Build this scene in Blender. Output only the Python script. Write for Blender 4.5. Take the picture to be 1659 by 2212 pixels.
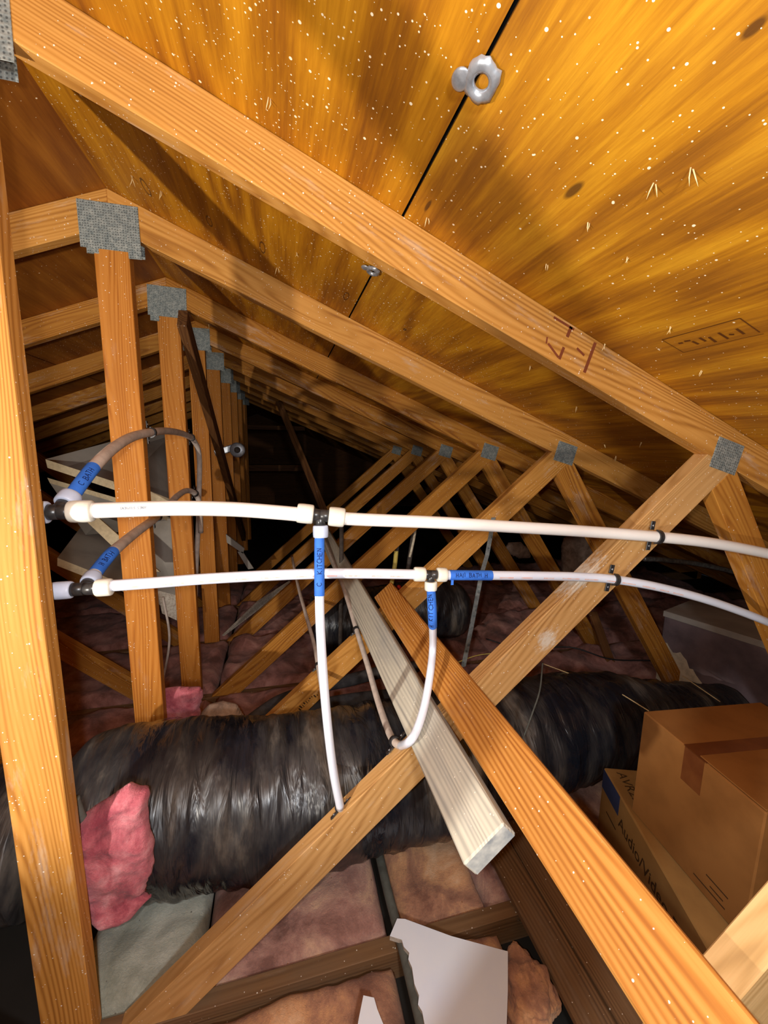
import bpy, bmesh, math, random
from mathutils import Vector, Matrix, noise
random.seed(7)
for o in list(bpy.data.objects): bpy.data.objects.remove(o)
SC = bpy.context.scene
COL = SC.collection

# ------------------------------------------------------------------ camera
CAM = Vector((0.4519, 0.0, 1.33))
FPX, CX, CY = 870.0, 829.5, 1106.0
C2W = Matrix(((0.96880564, -0.02346844, 0.24670807), (-0.2473721, -0.15152265, 0.95699944), (0.01492258, -0.98817515, -0.15260143)))
cam_d = bpy.data.cameras.new('camera'); cam = bpy.data.objects.new('camera', cam_d); COL.objects.link(cam)
cam_d.sensor_fit = 'VERTICAL'; cam_d.sensor_height = 24.0; cam_d.lens = 24.0 * FPX / 2212.0
cam_d.clip_start = 0.01; cam_d.clip_end = 60
rx, dn, fw = C2W.col[0], C2W.col[1], C2W.col[2]
M = Matrix.Identity(4)
for i in range(3):
    M[i][0] = rx[i]; M[i][1] = -dn[i]; M[i][2] = -fw[i]; M[i][3] = CAM[i]
cam.matrix_world = M
SC.camera = cam

# ------------------------------------------------------------------ light
W = bpy.data.worlds.new('world'); SC.world = W; W.use_nodes = True
W.node_tree.nodes['Background'].inputs[0].default_value = (0.02, 0.022, 0.03, 1)
W.node_tree.nodes['Background'].inputs[1].default_value = 0.2
def lamp(name, typ, loc, energy, radius, color=(1, 1, 1), aim=None, spot=None, blend=1.0):
    d = bpy.data.lights.new(name, typ); d.energy = energy; d.color = color; d.shadow_soft_size = radius
    o = bpy.data.objects.new(name, d); COL.objects.link(o); o.location = loc
    if typ == 'SPOT': d.spot_size = math.radians(spot); d.spot_blend = blend
    if aim is not None: o.rotation_euler = (Vector(aim) - Vector(loc)).to_track_quat('-Z', 'Y').to_euler()
    return o
lamp('flash_light', 'POINT', (0.405, -0.01, 1.350), 13.0, 0.010, (1.0, 0.97, 0.93))
lamp('work_lamp', 'SPOT', (-0.64, -0.10, 0.95), 66.0, 0.022, (1.0, 0.93, 0.84), aim=(0.55, 1.3, 2.00), spot=112, blend=.35)
lamp('fill_light', 'POINT', (0.56, -0.42, 1.46), 28.0, 0.05, (0.87, 0.93, 1.0))  # added soft fill behind the camera to lift the floor, no real lamp
SC.view_settings.view_transform = 'Standard'; SC.view_settings.look = 'None'
SC.view_settings.exposure = 0.5; SC.view_settings.gamma = 1.0; SC.view_settings.use_curve_mapping = False

# ------------------------------------------------------------------ places
T1Y, SP = 0.7932, 0.6096
def T(k): return T1Y + SP * (k - 1) if k else .224             # front face of truss k (1 = nearest)
ZR, MR = 2.041, 0.408                            # ridge height, roof slope
CH = 0.097                                       # vertical depth of the top chord
def ray(px, py): return C2W @ Vector(((px - CX) / FPX, (py - CY) / FPX, 1.0))
def P(px, py, Y): r = ray(px, py); return CAM + r * (Y / r.y)
def PZ(px, py, z): r = ray(px, py); return CAM + r * ((z - CAM.z) / r.z)
def PX(px, py, x): r = ray(px, py); return CAM + r * ((x - CAM.x) / r.x)
def PR(px, py, lift=0.0):
    r = ray(px, py); t = (ZR - lift - MR * CAM.x - CAM.z) / (r.z + MR * r.x); return CAM + r * t

# ------------------------------------------------------------------ materials
def nodes_of(m):
    m.use_nodes = True; nt = m.node_tree; return nt, nt.nodes, nt.links, nt.nodes['Principled BSDF']
def N(nt, t, **kw):
    n = nt.nodes.new(t)
    for k, v in kw.items(): setattr(n, k, v)
    return n
def ramp(nt, stops, interp='LINEAR'):
    n = nt.nodes.new('ShaderNodeValToRGB'); cr = n.color_ramp; cr.interpolation = interp
    while len(cr.elements) < len(stops): cr.elements.new(0.5)
    for e, (p, c) in zip(cr.elements, stops): e.position = p; e.color = (c[0], c[1], c[2], 1)
    return n
def mixc(nt, fac, a, b, mode='MIX'):
    n = nt.nodes.new('ShaderNodeMix'); n.data_type = 'RGBA'; n.blend_type = mode
    for s, v in ((n.inputs[0], fac), (n.inputs[6], a), (n.inputs[7], b)):
        if hasattr(v, 'links') or hasattr(v, 'is_linked'): nt.links.new(v, s)
        elif isinstance(v, (int, float)): s.default_value = v
        else: s.default_value = (v[0], v[1], v[2], 1)
    return n.outputs[2]
def math_(nt, op, a, b=None, c=None, clamp=False):
    n = nt.nodes.new('ShaderNodeMath'); n.operation = op; n.use_clamp = clamp
    for s, v in zip(n.inputs, (a, b, c)):
        if v is None: continue
        if isinstance(v, (int, float)): s.default_value = v
        else: nt.links.new(v, s)
    return n.outputs[0]
def vmap(nt, src, scale, loc=(0, 0, 0)):
    n = nt.nodes.new('ShaderNodeMapping'); n.inputs['Scale'].default_value = scale; n.inputs['Location'].default_value = loc
    nt.links.new(src, n.inputs['Vector']); return n.outputs[0]
def noise_n(nt, vec, scale, detail=4, rough=.55, w=None, dist=0.0):
    n = nt.nodes.new('ShaderNodeTexNoise'); n.inputs['Scale'].default_value = scale
    n.inputs['Detail'].default_value = detail; n.inputs['Roughness'].default_value = rough; n.inputs['Distortion'].default_value = dist
    if w is not None:
        n.noise_dimensions = '4D'; nt.links.new(w, n.inputs['W'])
    nt.links.new(vec, n.inputs['Vector']); return n.outputs[0]
def specks(nt, vec, scale, size, keep, w_scale=2.0):
    """small scattered round droplets: voronoi cells, only some of them filled"""
    v = nt.nodes.new('ShaderNodeTexVoronoi'); v.inputs['Scale'].default_value = scale; nt.links.new(vec, v.inputs['Vector'])
    sep = nt.nodes.new('ShaderNodeSeparateColor'); nt.links.new(v.outputs['Color'], sep.inputs[0])
    big = math_(nt, 'MULTIPLY', sep.outputs[1], size)
    d = math_(nt, 'LESS_THAN', v.outputs['Distance'], big)
    k = math_(nt, 'GREATER_THAN', sep.outputs[0], keep) if isinstance(keep, float) else math_(nt, 'GREATER_THAN', sep.outputs[0], keep)
    return math_(nt, 'MULTIPLY', d, k)
def bump(nt, b, h, strength, dist=0.002):
    n = nt.nodes.new('ShaderNodeBump'); n.inputs['Strength'].default_value = strength; n.inputs['Distance'].default_value = dist
    nt.links.new(h, n.inputs['Height']); nt.links.new(n.outputs[0], b.inputs['Normal'])

def wood(name, light, mid, dark, ring=11.0, fine=.62, speck=0.0, stain=.35, stain_col=None, rough=.72, spec=.25, white=0.0, ringmix=.44, blobs=()):
    m = bpy.data.materials.new(name); nt, ns, lk, b = nodes_of(m)
    tc = N(nt, 'ShaderNodeTexCoord'); oi = N(nt, 'ShaderNodeObjectInfo')
    w = math_(nt, 'MULTIPLY', oi.outputs['Random'], 40.0)
    o = tc.outputs['Object']
    c = noise_n(nt, vmap(nt, o, (0.8, 8.0, 8.0)), 1.0, 1.5, .4, w=w)
    sx = N(nt, 'ShaderNodeSeparateXYZ'); lk.new(o, sx.inputs[0])
    yy = math_(nt, 'ADD', math_(nt, 'MULTIPLY', sx.outputs[1], 78.0), math_(nt, 'MULTIPLY', sx.outputs[2], 60.0))
    ph = math_(nt, 'MULTIPLY', math_(nt, 'ADD', math_(nt, 'MULTIPLY', c, ring * 2.6), yy), 2 * math.pi)
    r = math_(nt, 'MULTIPLY_ADD', math_(nt, 'SINE', ph), .5, .5)
    r = math_(nt, 'POWER', r, 1.5)
    am = ramp(nt, [(.36, (.12,) * 3), (.60, (1, 1, 1))]); lk.new(noise_n(nt, vmap(nt, o, (.7, 26.0, 26.0)), 1.0, 2, .5, w=w), am.inputs[0])
    r = math_(nt, 'MULTIPLY', r, am.outputs[0])
    f = noise_n(nt, vmap(nt, o, (3.0, 120.0, 120.0)), 1.0, 3, .6, w=w)
    base = ramp(nt, [(0.2, light), (0.55, mid), (0.9, dark)])
    lk.new(math_(nt, 'ADD', math_(nt, 'MULTIPLY', r, ringmix), math_(nt, 'MULTIPLY', f, fine)), base.inputs[0])
    big = noise_n(nt, vmap(nt, o, (2.2, 9.0, 9.0)), 1.0, 5, .6, w=w)
    st = ramp(nt, [(0.50, (0, 0, 0)), (0.72, (1, 1, 1))]); lk.new(big, st.inputs[0])
    col = mixc(nt, math_(nt, 'MULTIPLY', st.outputs[0], stain), base.outputs[0], stain_col or [x * .5 for x in mid])
    # knots
    kv = nt.nodes.new('ShaderNodeTexVoronoi'); kv.inputs['Scale'].default_value = 1.0; kv.voronoi_dimensions = '4D'
    lk.new(vmap(nt, o, (3.2, 9.0, 6.0)), kv.inputs['Vector']); lk.new(w, kv.inputs['W'])
    kr = ramp(nt, [(0.04, (1, 1, 1)), (0.13, (0, 0, 0))]); lk.new(kv.outputs['Distance'], kr.inputs[0])
    col = mixc(nt, math_(nt, 'MULTIPLY', kr.outputs[0], .7), col, [x * .38 for x in mid])
    if white > 0:
        wn = noise_n(nt, vmap(nt, o, (5.0, 26.0, 26.0)), 1.0, 6, .7, w=math_(nt, 'ADD', w, 9.0))
        wr = ramp(nt, [(0.56, (0, 0, 0)), (0.70, (1, 1, 1))]); lk.new(wn, wr.inputs[0])
        col = mixc(nt, math_(nt, 'MULTIPLY', wr.outputs[0], white), col, (.62, .55, .45))
    for (bx_, by_, ax_, ay_) in blobs:
        mp = vmap(nt, o, (1 / ax_, 1 / ay_, 0), (-bx_ / ax_, -by_ / ay_, 0)); ln = nt.nodes.new('ShaderNodeVectorMath'); ln.operation = 'LENGTH'; lk.new(mp, ln.inputs[0])
        nn_ = noise_n(nt, vmap(nt, o, (60, 160, 160)), 1.0, 5, .7)
        bl = ramp(nt, [(.30, (1, 1, 1)), (.72, (0, 0, 0))]); lk.new(math_(nt, 'ADD', math_(nt, 'MULTIPLY', ln.outputs['Value'], .55), math_(nt, 'MULTIPLY', math_(nt, 'SUBTRACT', nn_, .4), 1.6)), bl.inputs[0])
        col = mixc(nt, math_(nt, 'MULTIPLY', bl.outputs[0], .8), col, (.68, .62, .52))
    if speck > 0:
        s = specks(nt, o, 210.0, .32, 1.0 - speck * .8)
        col = mixc(nt, math_(nt, 'MULTIPLY', s, .75), col, (.95, .88, .75))
    lk.new(col, b.inputs['Base Color'])
    b.inputs['Roughness'].default_value = rough; b.inputs['Specular IOR Level'].default_value = spec
    bump(nt, b, math_(nt, 'ADD', math_(nt, 'MULTIPLY', r, -.3), f), .35, .0012)
    return m

def plywood(name, tints, seed, speck_keep, knots=()):
    m = bpy.data.materials.new(name); nt, ns, lk, b = nodes_of(m)
    tc = N(nt, 'ShaderNodeTexCoord'); o = tc.outputs['Object']           # x down the slope, y along the ridge
    sh = vmap(nt, o, (1, 1, 1), (seed, seed * .7, 0))
    c = noise_n(nt, vmap(nt, sh, (4.2, .85, 1)), 1.0, 2.0, .5, dist=.35)
    r = math_(nt, 'MULTIPLY_ADD', math_(nt, 'SINE', math_(nt, 'MULTIPLY', c, 2 * math.pi * 5.5)), .5, .5)
    f = noise_n(nt, vmap(nt, sh, (130, 6.0, 1)), 1.0, 5, .68)
    g = noise_n(nt, vmap(nt, sh, (22, 2.2, 1)), 1.0, 6, .66)
    val = math_(nt, 'ADD', math_(nt, 'ADD', math_(nt, 'MULTIPLY', r, .15), math_(nt, 'MULTIPLY', f, .40)), math_(nt, 'MULTIPLY', g, .58))
    cr = ramp(nt, [(0.40, tints[0]), (0.54, tints[1]), (0.66, tints[2]), (0.82, tints[3])]); lk.new(val, cr.inputs[0])
    st = noise_n(nt, vmap(nt, sh, (2.4, 1.5, 1)), 1.0, 4, .55)
    sr = ramp(nt, [(0.48, (0, 0, 0)), (0.68, (1, 1, 1))]); lk.new(st, sr.inputs[0])
    col = mixc(nt, math_(nt, 'MULTIPLY', sr.outputs[0], .35), cr.outputs[0], tints[4])
    # boat-shaped plugs and knots with dark outlines
    for (kx, ky, ax, ay, solid) in knots:
        mp = vmap(nt, o, (1 / ax, 1 / ay, 0), (-kx / ax, -ky / ay, 0))
        ln = nt.nodes.new('ShaderNodeVectorMath'); ln.operation = 'LENGTH'; lk.new(mp, ln.inputs[0])
        if solid:
            mk = ramp(nt, [(0.6, (1, 1, 1)), (1.0, (0, 0, 0))]); lk.new(ln.outputs['Value'], mk.inputs[0]); mk = mk.outputs[0]
        else:
            dd = math_(nt, 'ABSOLUTE', math_(nt, 'SUBTRACT', ln.outputs['Value'], 1.0)); mk = math_(nt, 'LESS_THAN', dd, .16)
        col = mixc(nt, math_(nt, 'MULTIPLY', mk, .8), col, (.06, .02, .004))
    dm = noise_n(nt, vmap(nt, sh, (1.6, 1.6, 1)), 1.0, 3, .5)
    keep = math_(nt, 'SUBTRACT', speck_keep, math_(nt, 'MULTIPLY', math_(nt, 'SUBTRACT', dm, .5), .9))
    s1 = specks(nt, sh, 110.0, .26, keep)
    s2 = specks(nt, vmap(nt, sh, (1, 1, 1), (3.3, 1.1, 0)), 210.0, .30, keep)
    s = math_(nt, 'MAXIMUM', s1, s2)
    col = mixc(nt, s, col, (.95, .80, .55))
    lk.new(col, b.inputs['Base Color'])
    b.inputs['Roughness'].default_value = .62; b.inputs['Specular IOR Level'].default_value = .25
    bump(nt, b, math_(nt, 'ADD', f, math_(nt, 'MULTIPLY', s, 2.0)), .3, .0015)
    return m

def plain(name, col, rough=.6, spec=.3, metal=0.0, col2=None, nscale=20, bumps=0.0, bdist=.002, det=5, lo=.4, hi=.65, stretch=(1, 1, 1), sss=0.0, coat=0.0):
    m = bpy.data.materials.new(name); nt, ns, lk, b = nodes_of(m)
    b.inputs['Roughness'].default_value = rough; b.inputs['Specular IOR Level'].default_value = spec; b.inputs['Metallic'].default_value = metal
    b.inputs['Coat Weight'].default_value = coat
    tc = N(nt, 'ShaderNodeTexCoord'); v = vmap(nt, tc.outputs['Object'], stretch)
    n = noise_n(nt, v, nscale, det, .6)
    c2 = col2 or [x * .85 for x in col]
    r = ramp(nt, [(lo, col), (hi, c2)]); lk.new(n, r.inputs[0]); lk.new(r.outputs[0], b.inputs['Base Color'])
    if sss: b.inputs['Subsurface Weight'].default_value = sss; b.inputs['Subsurface Radius'].default_value = (.01, .008, .006); b.inputs['Subsurface Scale'].default_value = .5
    if bumps: bump(nt, b, n, bumps, bdist)
    return m

def insulation(name, cols, scale=9.0, speck=(.3, .12, .06)):
    m = bpy.data.materials.new(name); nt, ns, lk, b = nodes_of(m)
    tc = N(nt, 'ShaderNodeTexCoord'); o = tc.outputs['Object']
    a = noise_n(nt, o, scale, 7, .66, dist=.4)
    r = ramp(nt, [(0.36, cols[0]), (0.46, cols[1]), (0.54, cols[2]), (0.64, cols[3])]); lk.new(a, r.inputs[0])
    f = noise_n(nt, o, 160, 4, .7, dist=1.0)
    col = mixc(nt, math_(nt, 'MULTIPLY', f, .35), r.outputs[0], [x * .5 for x in cols[1]])
    s = specks(nt, o, 70.0, .16, .80)
    col = mixc(nt, math_(nt, 'MULTIPLY', s, .8), col, speck)
    lk.new(col, b.inputs['Base Color']); b.inputs['Roughness'].default_value = .95; b.inputs['Specular IOR Level'].default_value = .05
    b.inputs['Sheen Weight'].default_value = .15
    bump(nt, b, math_(nt, 'ADD', a, math_(nt, 'MULTIPLY', f, .5)), .8, .006)
    return m

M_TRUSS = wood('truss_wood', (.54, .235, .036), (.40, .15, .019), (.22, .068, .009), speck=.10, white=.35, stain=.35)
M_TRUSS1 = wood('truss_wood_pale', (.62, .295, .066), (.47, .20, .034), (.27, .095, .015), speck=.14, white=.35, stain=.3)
M_POST = wood('post_wood', (.56, .22, .036), (.43, .145, .015), (.26, .07, .007), ring=8, speck=.12, white=.12, stain=.3, stain_col=(.25, .08, .015))
M_RED = wood('reddish_wood', (.60, .275, .062), (.46, .18, .030), (.28, .088, .014), ring=9, speck=.12, white=.1, ringmix=.5)
M_GREY = wood('weathered_grey_wood', (.64, .60, .48), (.47, .44, .36), (.24, .23, .21), ring=9, speck=.10, white=.6, stain=.65, stain_col=(.24, .25, .27))
M_END = plain('sawn_end_grain', (.55, .55, .50), .85, .15, col2=(.26, .28, .29), nscale=28, bumps=.3, det=3)
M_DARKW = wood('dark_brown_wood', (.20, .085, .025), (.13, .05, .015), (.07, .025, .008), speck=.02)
M_PALE = wood('pale_yellow_wood', (.58, .37, .16), (.44, .265, .10), (.26, .14, .05), ring=13, speck=.08, stain=.1)
M_PLANK = wood('walkway_wood', (.25, .135, .06), (.17, .088, .038), (.085, .042, .02), ring=6, speck=.05, white=.10, stain=.5, stain_col=(.15, .115, .085))
M_GALV = None
def galv(name, base, dark, sc=150, rand=.35):
    m = bpy.data.materials.new(name); nt, ns, lk, b = nodes_of(m)
    tc = N(nt, 'ShaderNodeTexCoord'); o = tc.outputs['Object']
    v = nt.nodes.new('ShaderNodeTexVoronoi'); v.inputs['Scale'].default_value = sc; v.inputs['Randomness'].default_value = rand; lk.new(o, v.inputs['Vector'])
    h = ramp(nt, [(0.18, dark), (0.34, base)]); lk.new(v.outputs['Distance'], h.inputs[0])
    n = noise_n(nt, o, 55, 5, .7); r2 = ramp(nt, [(.35, (.55, .6, .6)), (.65, (1.25, 1.2, 1.1))]); lk.new(n, r2.inputs[0])
    col = mixc(nt, 1.0, h.outputs[0], r2.outputs[0], 'MULTIPLY'); lk.new(col, b.inputs['Base Color'])
    b.inputs['Roughness'].default_value = .6; b.inputs['Metallic'].default_value = .25; b.inputs['Specular IOR Level'].default_value = .3
    bump(nt, b, v.outputs['Distance'], .6, .002); return m
M_GALV = galv('galvanised_plate', (.30, .32, .31), (.11, .12, .12))
M_STRAP = galv('spangled_strap', (.22, .24, .25), (.11, .12, .13), 60, 1.0)
M_CLIP = plain('clip_metal', (.45, .47, .50), .35, .5, .6, col2=(.30, .31, .33), nscale=60)
M_PEX = plain('white_pipe_plastic', (.92, .89, .84), .28, .5, col2=(.88, .85, .80), nscale=6, sss=.15, coat=.3)
M_PEXB = plain('milky_pipe_plastic', (.78, .83, .94), .28, .5, col2=(.74, .78, .88), nscale=6, sss=.2, coat=.3)
M_HOSE = plain('dusty_grey_pipe', (.66, .56, .48), .6, .3, col2=(.50, .42, .36), nscale=30)
M_SLEEVE = plain('ivory_sleeve', (.83, .81, .70), .3, .5, sss=.1, coat=.3)
M_SLEEVEB = plain('bluish_sleeve', (.55, .62, .78), .35, .45, sss=.1)
M_BLACK = plain('black_fitting_plastic', (.018, .018, .02), .32, .5, col2=(.04, .038, .036), nscale=50)
M_TAPE = plain('blue_masking_tape', (.045, .19, .72), .65, .25, col2=(.035, .15, .62), nscale=40, bumps=.15)
M_INK = plain('marker_ink', (.008, .010, .05), .6, .2)
M_PRINT = plain('grey_pipe_print', (.25, .27, .33), .6, .2)
M_PINKP = plain('faded_red_print', (.80, .48, .42), .6, .2, col2=(.74, .62, .60), nscale=120, lo=.45, hi=.55)
def duct_mat():
    m = bpy.data.materials.new('black_duct_film'); nt, ns, lk, b = nodes_of(m)
    tc = N(nt, 'ShaderNodeTexCoord'); o = tc.outputs['Object']
    a = noise_n(nt, vmap(nt, o, (9, 3, 3)), 1.0, 6, .65); r = ramp(nt, [(.42, (.010, .012, .018)), (.56, (.038, .036, .036)), (.70, (.15, .125, .10))]); lk.new(a, r.inputs[0])
    lk.new(r.outputs[0], b.inputs['Base Color'])
    rr = ramp(nt, [(.35, (.16,) * 3), (.65, (.52,) * 3)]); lk.new(a, rr.inputs[0]); lk.new(rr.outputs[0], b.inputs['Roughness'])
    b.inputs['Specular IOR Level'].default_value = .6
    n2 = noise_n(nt, vmap(nt, o, (34, 7, 7)), 1.0, 3, .5, dist=.8); bump(nt, b, n2, .9, .010); return m
M_DUCT = duct_mat()
M_DTUBE = plain('dark_foam_tube', (.05, .045, .045), .85, .15, col2=(.09, .08, .075), nscale=25)
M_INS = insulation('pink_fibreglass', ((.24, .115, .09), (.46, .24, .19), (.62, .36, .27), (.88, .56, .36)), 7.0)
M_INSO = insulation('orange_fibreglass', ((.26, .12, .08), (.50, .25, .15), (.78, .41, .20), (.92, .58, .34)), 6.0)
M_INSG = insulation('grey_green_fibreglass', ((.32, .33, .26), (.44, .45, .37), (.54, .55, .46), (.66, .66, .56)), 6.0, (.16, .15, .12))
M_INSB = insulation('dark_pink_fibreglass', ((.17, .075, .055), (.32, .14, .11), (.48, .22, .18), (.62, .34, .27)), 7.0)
M_ROSE = insulation('rose_fibreglass', ((.30, .055, .08), (.50, .12, .15), (.66, .20, .23), (.80, .36, .38)), 11.0, (.35, .06, .09))
M_TANI = insulation('tan_fibreglass', ((.40, .27, .19), (.56, .38, .27), (.66, .46, .33), (.75, .56, .42)), 20.0)
M_CARD = plain('brown_cardboard', (.28, .120, .032), .8, .15, col2=(.22, .092, .024), nscale=8, bumps=.1)
M_CARD2 = plain('olive_cardboard', (.32, .17, .052), .8, .15, col2=(.25, .13, .04), nscale=8, bumps=.1)
M_PTAPE = plain('brown_packing_tape', (.13, .038, .010), .35, .5, col2=(.18, .06, .016), nscale=14)
M_CINK = plain('carton_ink', (.06, .03, .012), .8, .1)
M_NAVY = plain('navy_label', (.03, .04, .10), .6, .3)
M_GYP = plain('white_gypsum_face', (.90, .94, 1.0), .7, .2, col2=(.84, .89, 1.0), nscale=5)
M_GYPE = plain('gypsum_core', (.62, .57, .48), .95, .05, col2=(.40, .33, .26), nscale=90, bumps=.5)
M_DBRD = plain('grey_duct_board', (.46, .42, .36), .85, .15, col2=(.34, .31, .27), nscale=4, bumps=.15)
M_DEDGE = plain('tan_board_edge', (.80, .66, .42), .9, .1, col2=(.66, .54, .34), nscale=60, bumps=.3)
M_PLEN = plain('dark_foil_board', (.19, .135, .14), .6, .3, col2=(.11, .08, .085), nscale=7)
M_MAST = plain('tan_mastic', (.70, .60, .44), .9, .1, col2=(.50, .42, .30), nscale=30, bumps=.4)
M_FOIL = plain('crumpled_foil', (.65, .65, .65), .18, .7, .9, col2=(.3, .3, .3), nscale=40, bumps=1.0, bdist=.01)
M_COND = plain('grey_green_conduit', (.125, .13, .11), .7, .3, col2=(.085, .085, .07), nscale=30)
M_CABLE = plain('black_cable', (.012, .012, .012), .5, .4)
M_YEL = plain('yellow_foam', (.78, .62, .16), .8, .2, col2=(.62, .45, .10), nscale=30)
M_WHT = plain('white_foam', (.75, .66, .50), .9, .1, col2=(.5, .42, .3), nscale=60, bumps=.6)
M_RUST = plain('dark_iron', (.10, .08, .065), .7, .3, col2=(.05, .04, .035), nscale=50)
M_REDB = plain('red_plastic', (.60, .02, .015), .5, .4)
M_STRAW = plain('pale_straw', (.62, .45, .22), .7, .2)
M_SPL = plain('fresh_splinter', (.85, .62, .30), .8, .1)
M_DRY = plain('ceiling_board_void_dark', (.03, .026, .022), .9, .1, nscale=4)  # board coloured near-black, darkness of the void at lower left put in the colour
M_FELT = plain('roof_felt', (.004, .004, .004), .95, .05)
M_SILV = plain('silver_duct_wrap', (.40, .42, .38), .35, .5, .5, col2=(.20, .20, .18), nscale=60, bumps=.8)

# ------------------------------------------------------------------ builders
def tag(o, label=None, cat=None, group=None, kind=None):
    if label: o['label'] = label
    if cat: o['category'] = cat
    if group: o['group'] = group
    if kind: o['kind'] = kind
    return o
def empty(name, loc, label, cat, group=None):
    o = bpy.data.objects.new(name, None); COL.objects.link(o); o.location = loc; o.empty_display_size = .05
    return tag(o, label, cat, group)
def put(name, bm, mats, parent=None, mw=None, smooth=False):
    """link a bmesh whose coordinates are local to mw (world matrix)"""
    me = bpy.data.meshes.new(name)
    bmesh.ops.recalc_face_normals(bm, faces=bm.faces[:])
    bm.to_mesh(me); bm.free()
    for m in (mats if isinstance(mats, (list, tuple)) else [mats]): me.materials.append(m)
    if smooth:
        for p in me.polygons: p.use_smooth = True
    o = bpy.data.objects.new(name, me); COL.objects.link(o)
    mw = mw or Matrix.Identity(4)
    if parent:
        o.parent = parent; pm = Matrix.Translation(parent_world(parent)); o.matrix_local = pm.inverted() @ mw if parent.type == 'EMPTY' else mw
    else: o.matrix_world = mw
    return o
def parent_world(p):
    return p.location
def child_of_mesh(name, bm, mats, mesh_parent, mw, smooth=False):
    o = put(name, bm, mats, None, Matrix.Identity(4), smooth); o.parent = mesh_parent
    base = mesh_parent.matrix_local.copy()
    if mesh_parent.parent: base = Matrix.Translation(mesh_parent.parent.location) @ base
    o.matrix_local = base.inverted() @ mw
    return o
def bevel_all(bm, w, seg=1):
    es = [e for e in bm.edges if len(e.link_faces) == 2 and e.calc_face_angle(0) > .5]
    if es: bmesh.ops.bevel(bm, geom=es, offset=w, segments=seg, affect='EDGES', profile=.5)
def frame(origin, x, y=None, z=None):
    x = x.normalized()
    if z is not None: z = (z - x * z.dot(x)).normalized(); y = z.cross(x)
    else: y = (y - x * y.dot(x)).normalized(); z = x.cross(y)
    m = Matrix.Identity(4)
    for i in range(3): m[i][0] = x[i]; m[i][1] = y[i]; m[i][2] = z[i]; m[i][3] = origin[i]
    return m
def prism(pts, y0, y1, axis, bev=.0015):
    """polygon in the XZ plane (world coordinates) pushed from y0 to y1; local x follows `axis`"""
    ax = Vector((axis[0], 0, axis[1])); org = Vector((sum(p[0] for p in pts) / len(pts), (y0 + y1) / 2, sum(p[1] for p in pts) / len(pts)))
    mw = frame(org, ax, z=Vector((0, -1, 0))); inv = mw.inverted()
    bm = bmesh.new()
    a = [bm.verts.new(inv @ Vector((p[0], y0, p[1]))) for p in pts]; b = [bm.verts.new(inv @ Vector((p[0], y1, p[1]))) for p in pts]
    bm.faces.new(a); bm.faces.new(b[::-1]); n = len(pts)
    for i in range(n): bm.faces.new((a[i], b[i], b[(i + 1) % n], a[(i + 1) % n]))
    bmesh.ops.recalc_face_normals(bm, faces=bm.faces[:])
    if bev: bevel_all(bm, bev)
    return bm, mw
def boxbm(sx, sy, sz, bev=.0, c=(0, 0, 0)):
    bm = bmesh.new(); bmesh.ops.create_cube(bm, size=1)
    for v in bm.verts: v.co = Vector((v.co.x * sx + c[0], v.co.y * sy + c[1], v.co.z * sz + c[2]))
    if bev: bevel_all(bm, bev)
    return bm
def beam(name, p0, p1, w, t, wdir, mat, parent=None, bev=.002):
    """board from p0 to p1 (centre line); w along wdir, t across"""
    p0, p1 = Vector(p0), Vector(p1); L = (p1 - p0).length
    mw = frame((p0 + p1) / 2, p1 - p0, y=Vector(wdir))
    return put(name, boxbm(L, w, t, bev), mat, parent, mw)
def tube_bm(bm, pts, radii, seg=20, cap=True, flat=1.0, flatdir=None):
    n = len(pts); T_ = []
    for i in range(n): T_.append((pts[min(i + 1, n - 1)] - pts[max(i - 1, 0)]).normalized())
    ref = flatdir.copy() if flatdir is not None else (Vector((0, 0, 1)) if abs(T_[0].z) < .8 else Vector((0, 1, 0)))
    rings = []
    for i in range(n):
        ref = (ref - T_[i] * ref.dot(T_[i])).normalized(); s = T_[i].cross(ref)
        r = radii[i] if isinstance(radii, (list, tuple)) else radii
        rings.append([bm.verts.new(pts[i] + (ref * math.cos(a) * flat + s * math.sin(a)) * r) for a in [2 * math.pi * k / seg for k in range(seg)]])
    for i in range(n - 1):
        for k in range(seg): bm.faces.new((rings[i][k], rings[i][(k + 1) % seg], rings[i + 1][(k + 1) % seg], rings[i + 1][k]))
    if cap: bm.faces.new(rings[0][::-1]); bm.faces.new(rings[-1])
    return rings
def spline(ctrl, n=64):
    c = [Vector(p) for p in ctrl]; c = [c[0] * 2 - c[1]] + c + [c[-1] * 2 - c[-2]]; out = []
    seg = len(c) - 3; per = max(4, n // seg)
    for i in range(seg):
        p0, p1, p2, p3 = c[i:i + 4]
        for k in range(per):
            t = k / per
            out.append(.5 * ((2 * p1) + (p2 - p0) * t + (2 * p0 - 5 * p1 + 4 * p2 - p3) * t * t + (3 * p1 - p0 - 3 * p2 + p3) * t ** 3))
    out.append(c[-2].copy()); return out
class Path:
    def __init__(s, ctrl, n=80):
        s.p = spline(ctrl, n); s.d = [0.0]
        for a, b in zip(s.p, s.p[1:]): s.d.append(s.d[-1] + (b - a).length)
        s.L = s.d[-1]
    def at(s, t):
        t = max(0, min(s.L, t)); i = 0
        while i < len(s.d) - 2 and s.d[i + 1] < t: i += 1
        f = (t - s.d[i]) / max(1e-9, s.d[i + 1] - s.d[i]); return s.p[i].lerp(s.p[i + 1], f)
    def fr(s, t):
        a = s.at(t - .004); b = s.at(t + .004); x = (b - a).normalized(); p = s.at(t); v = (CAM - p); v = (v - x * v.dot(x)).normalized()
        return p, x, v, v.cross(x)
    def sub(s, t0, t1, n=24): return [s.at(t0 + (t1 - t0) * i / n) for i in range(n + 1)]
def anchored(bm_world, loc):
    for v in bm_world.verts: v.co -= loc
    return bm_world
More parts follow.
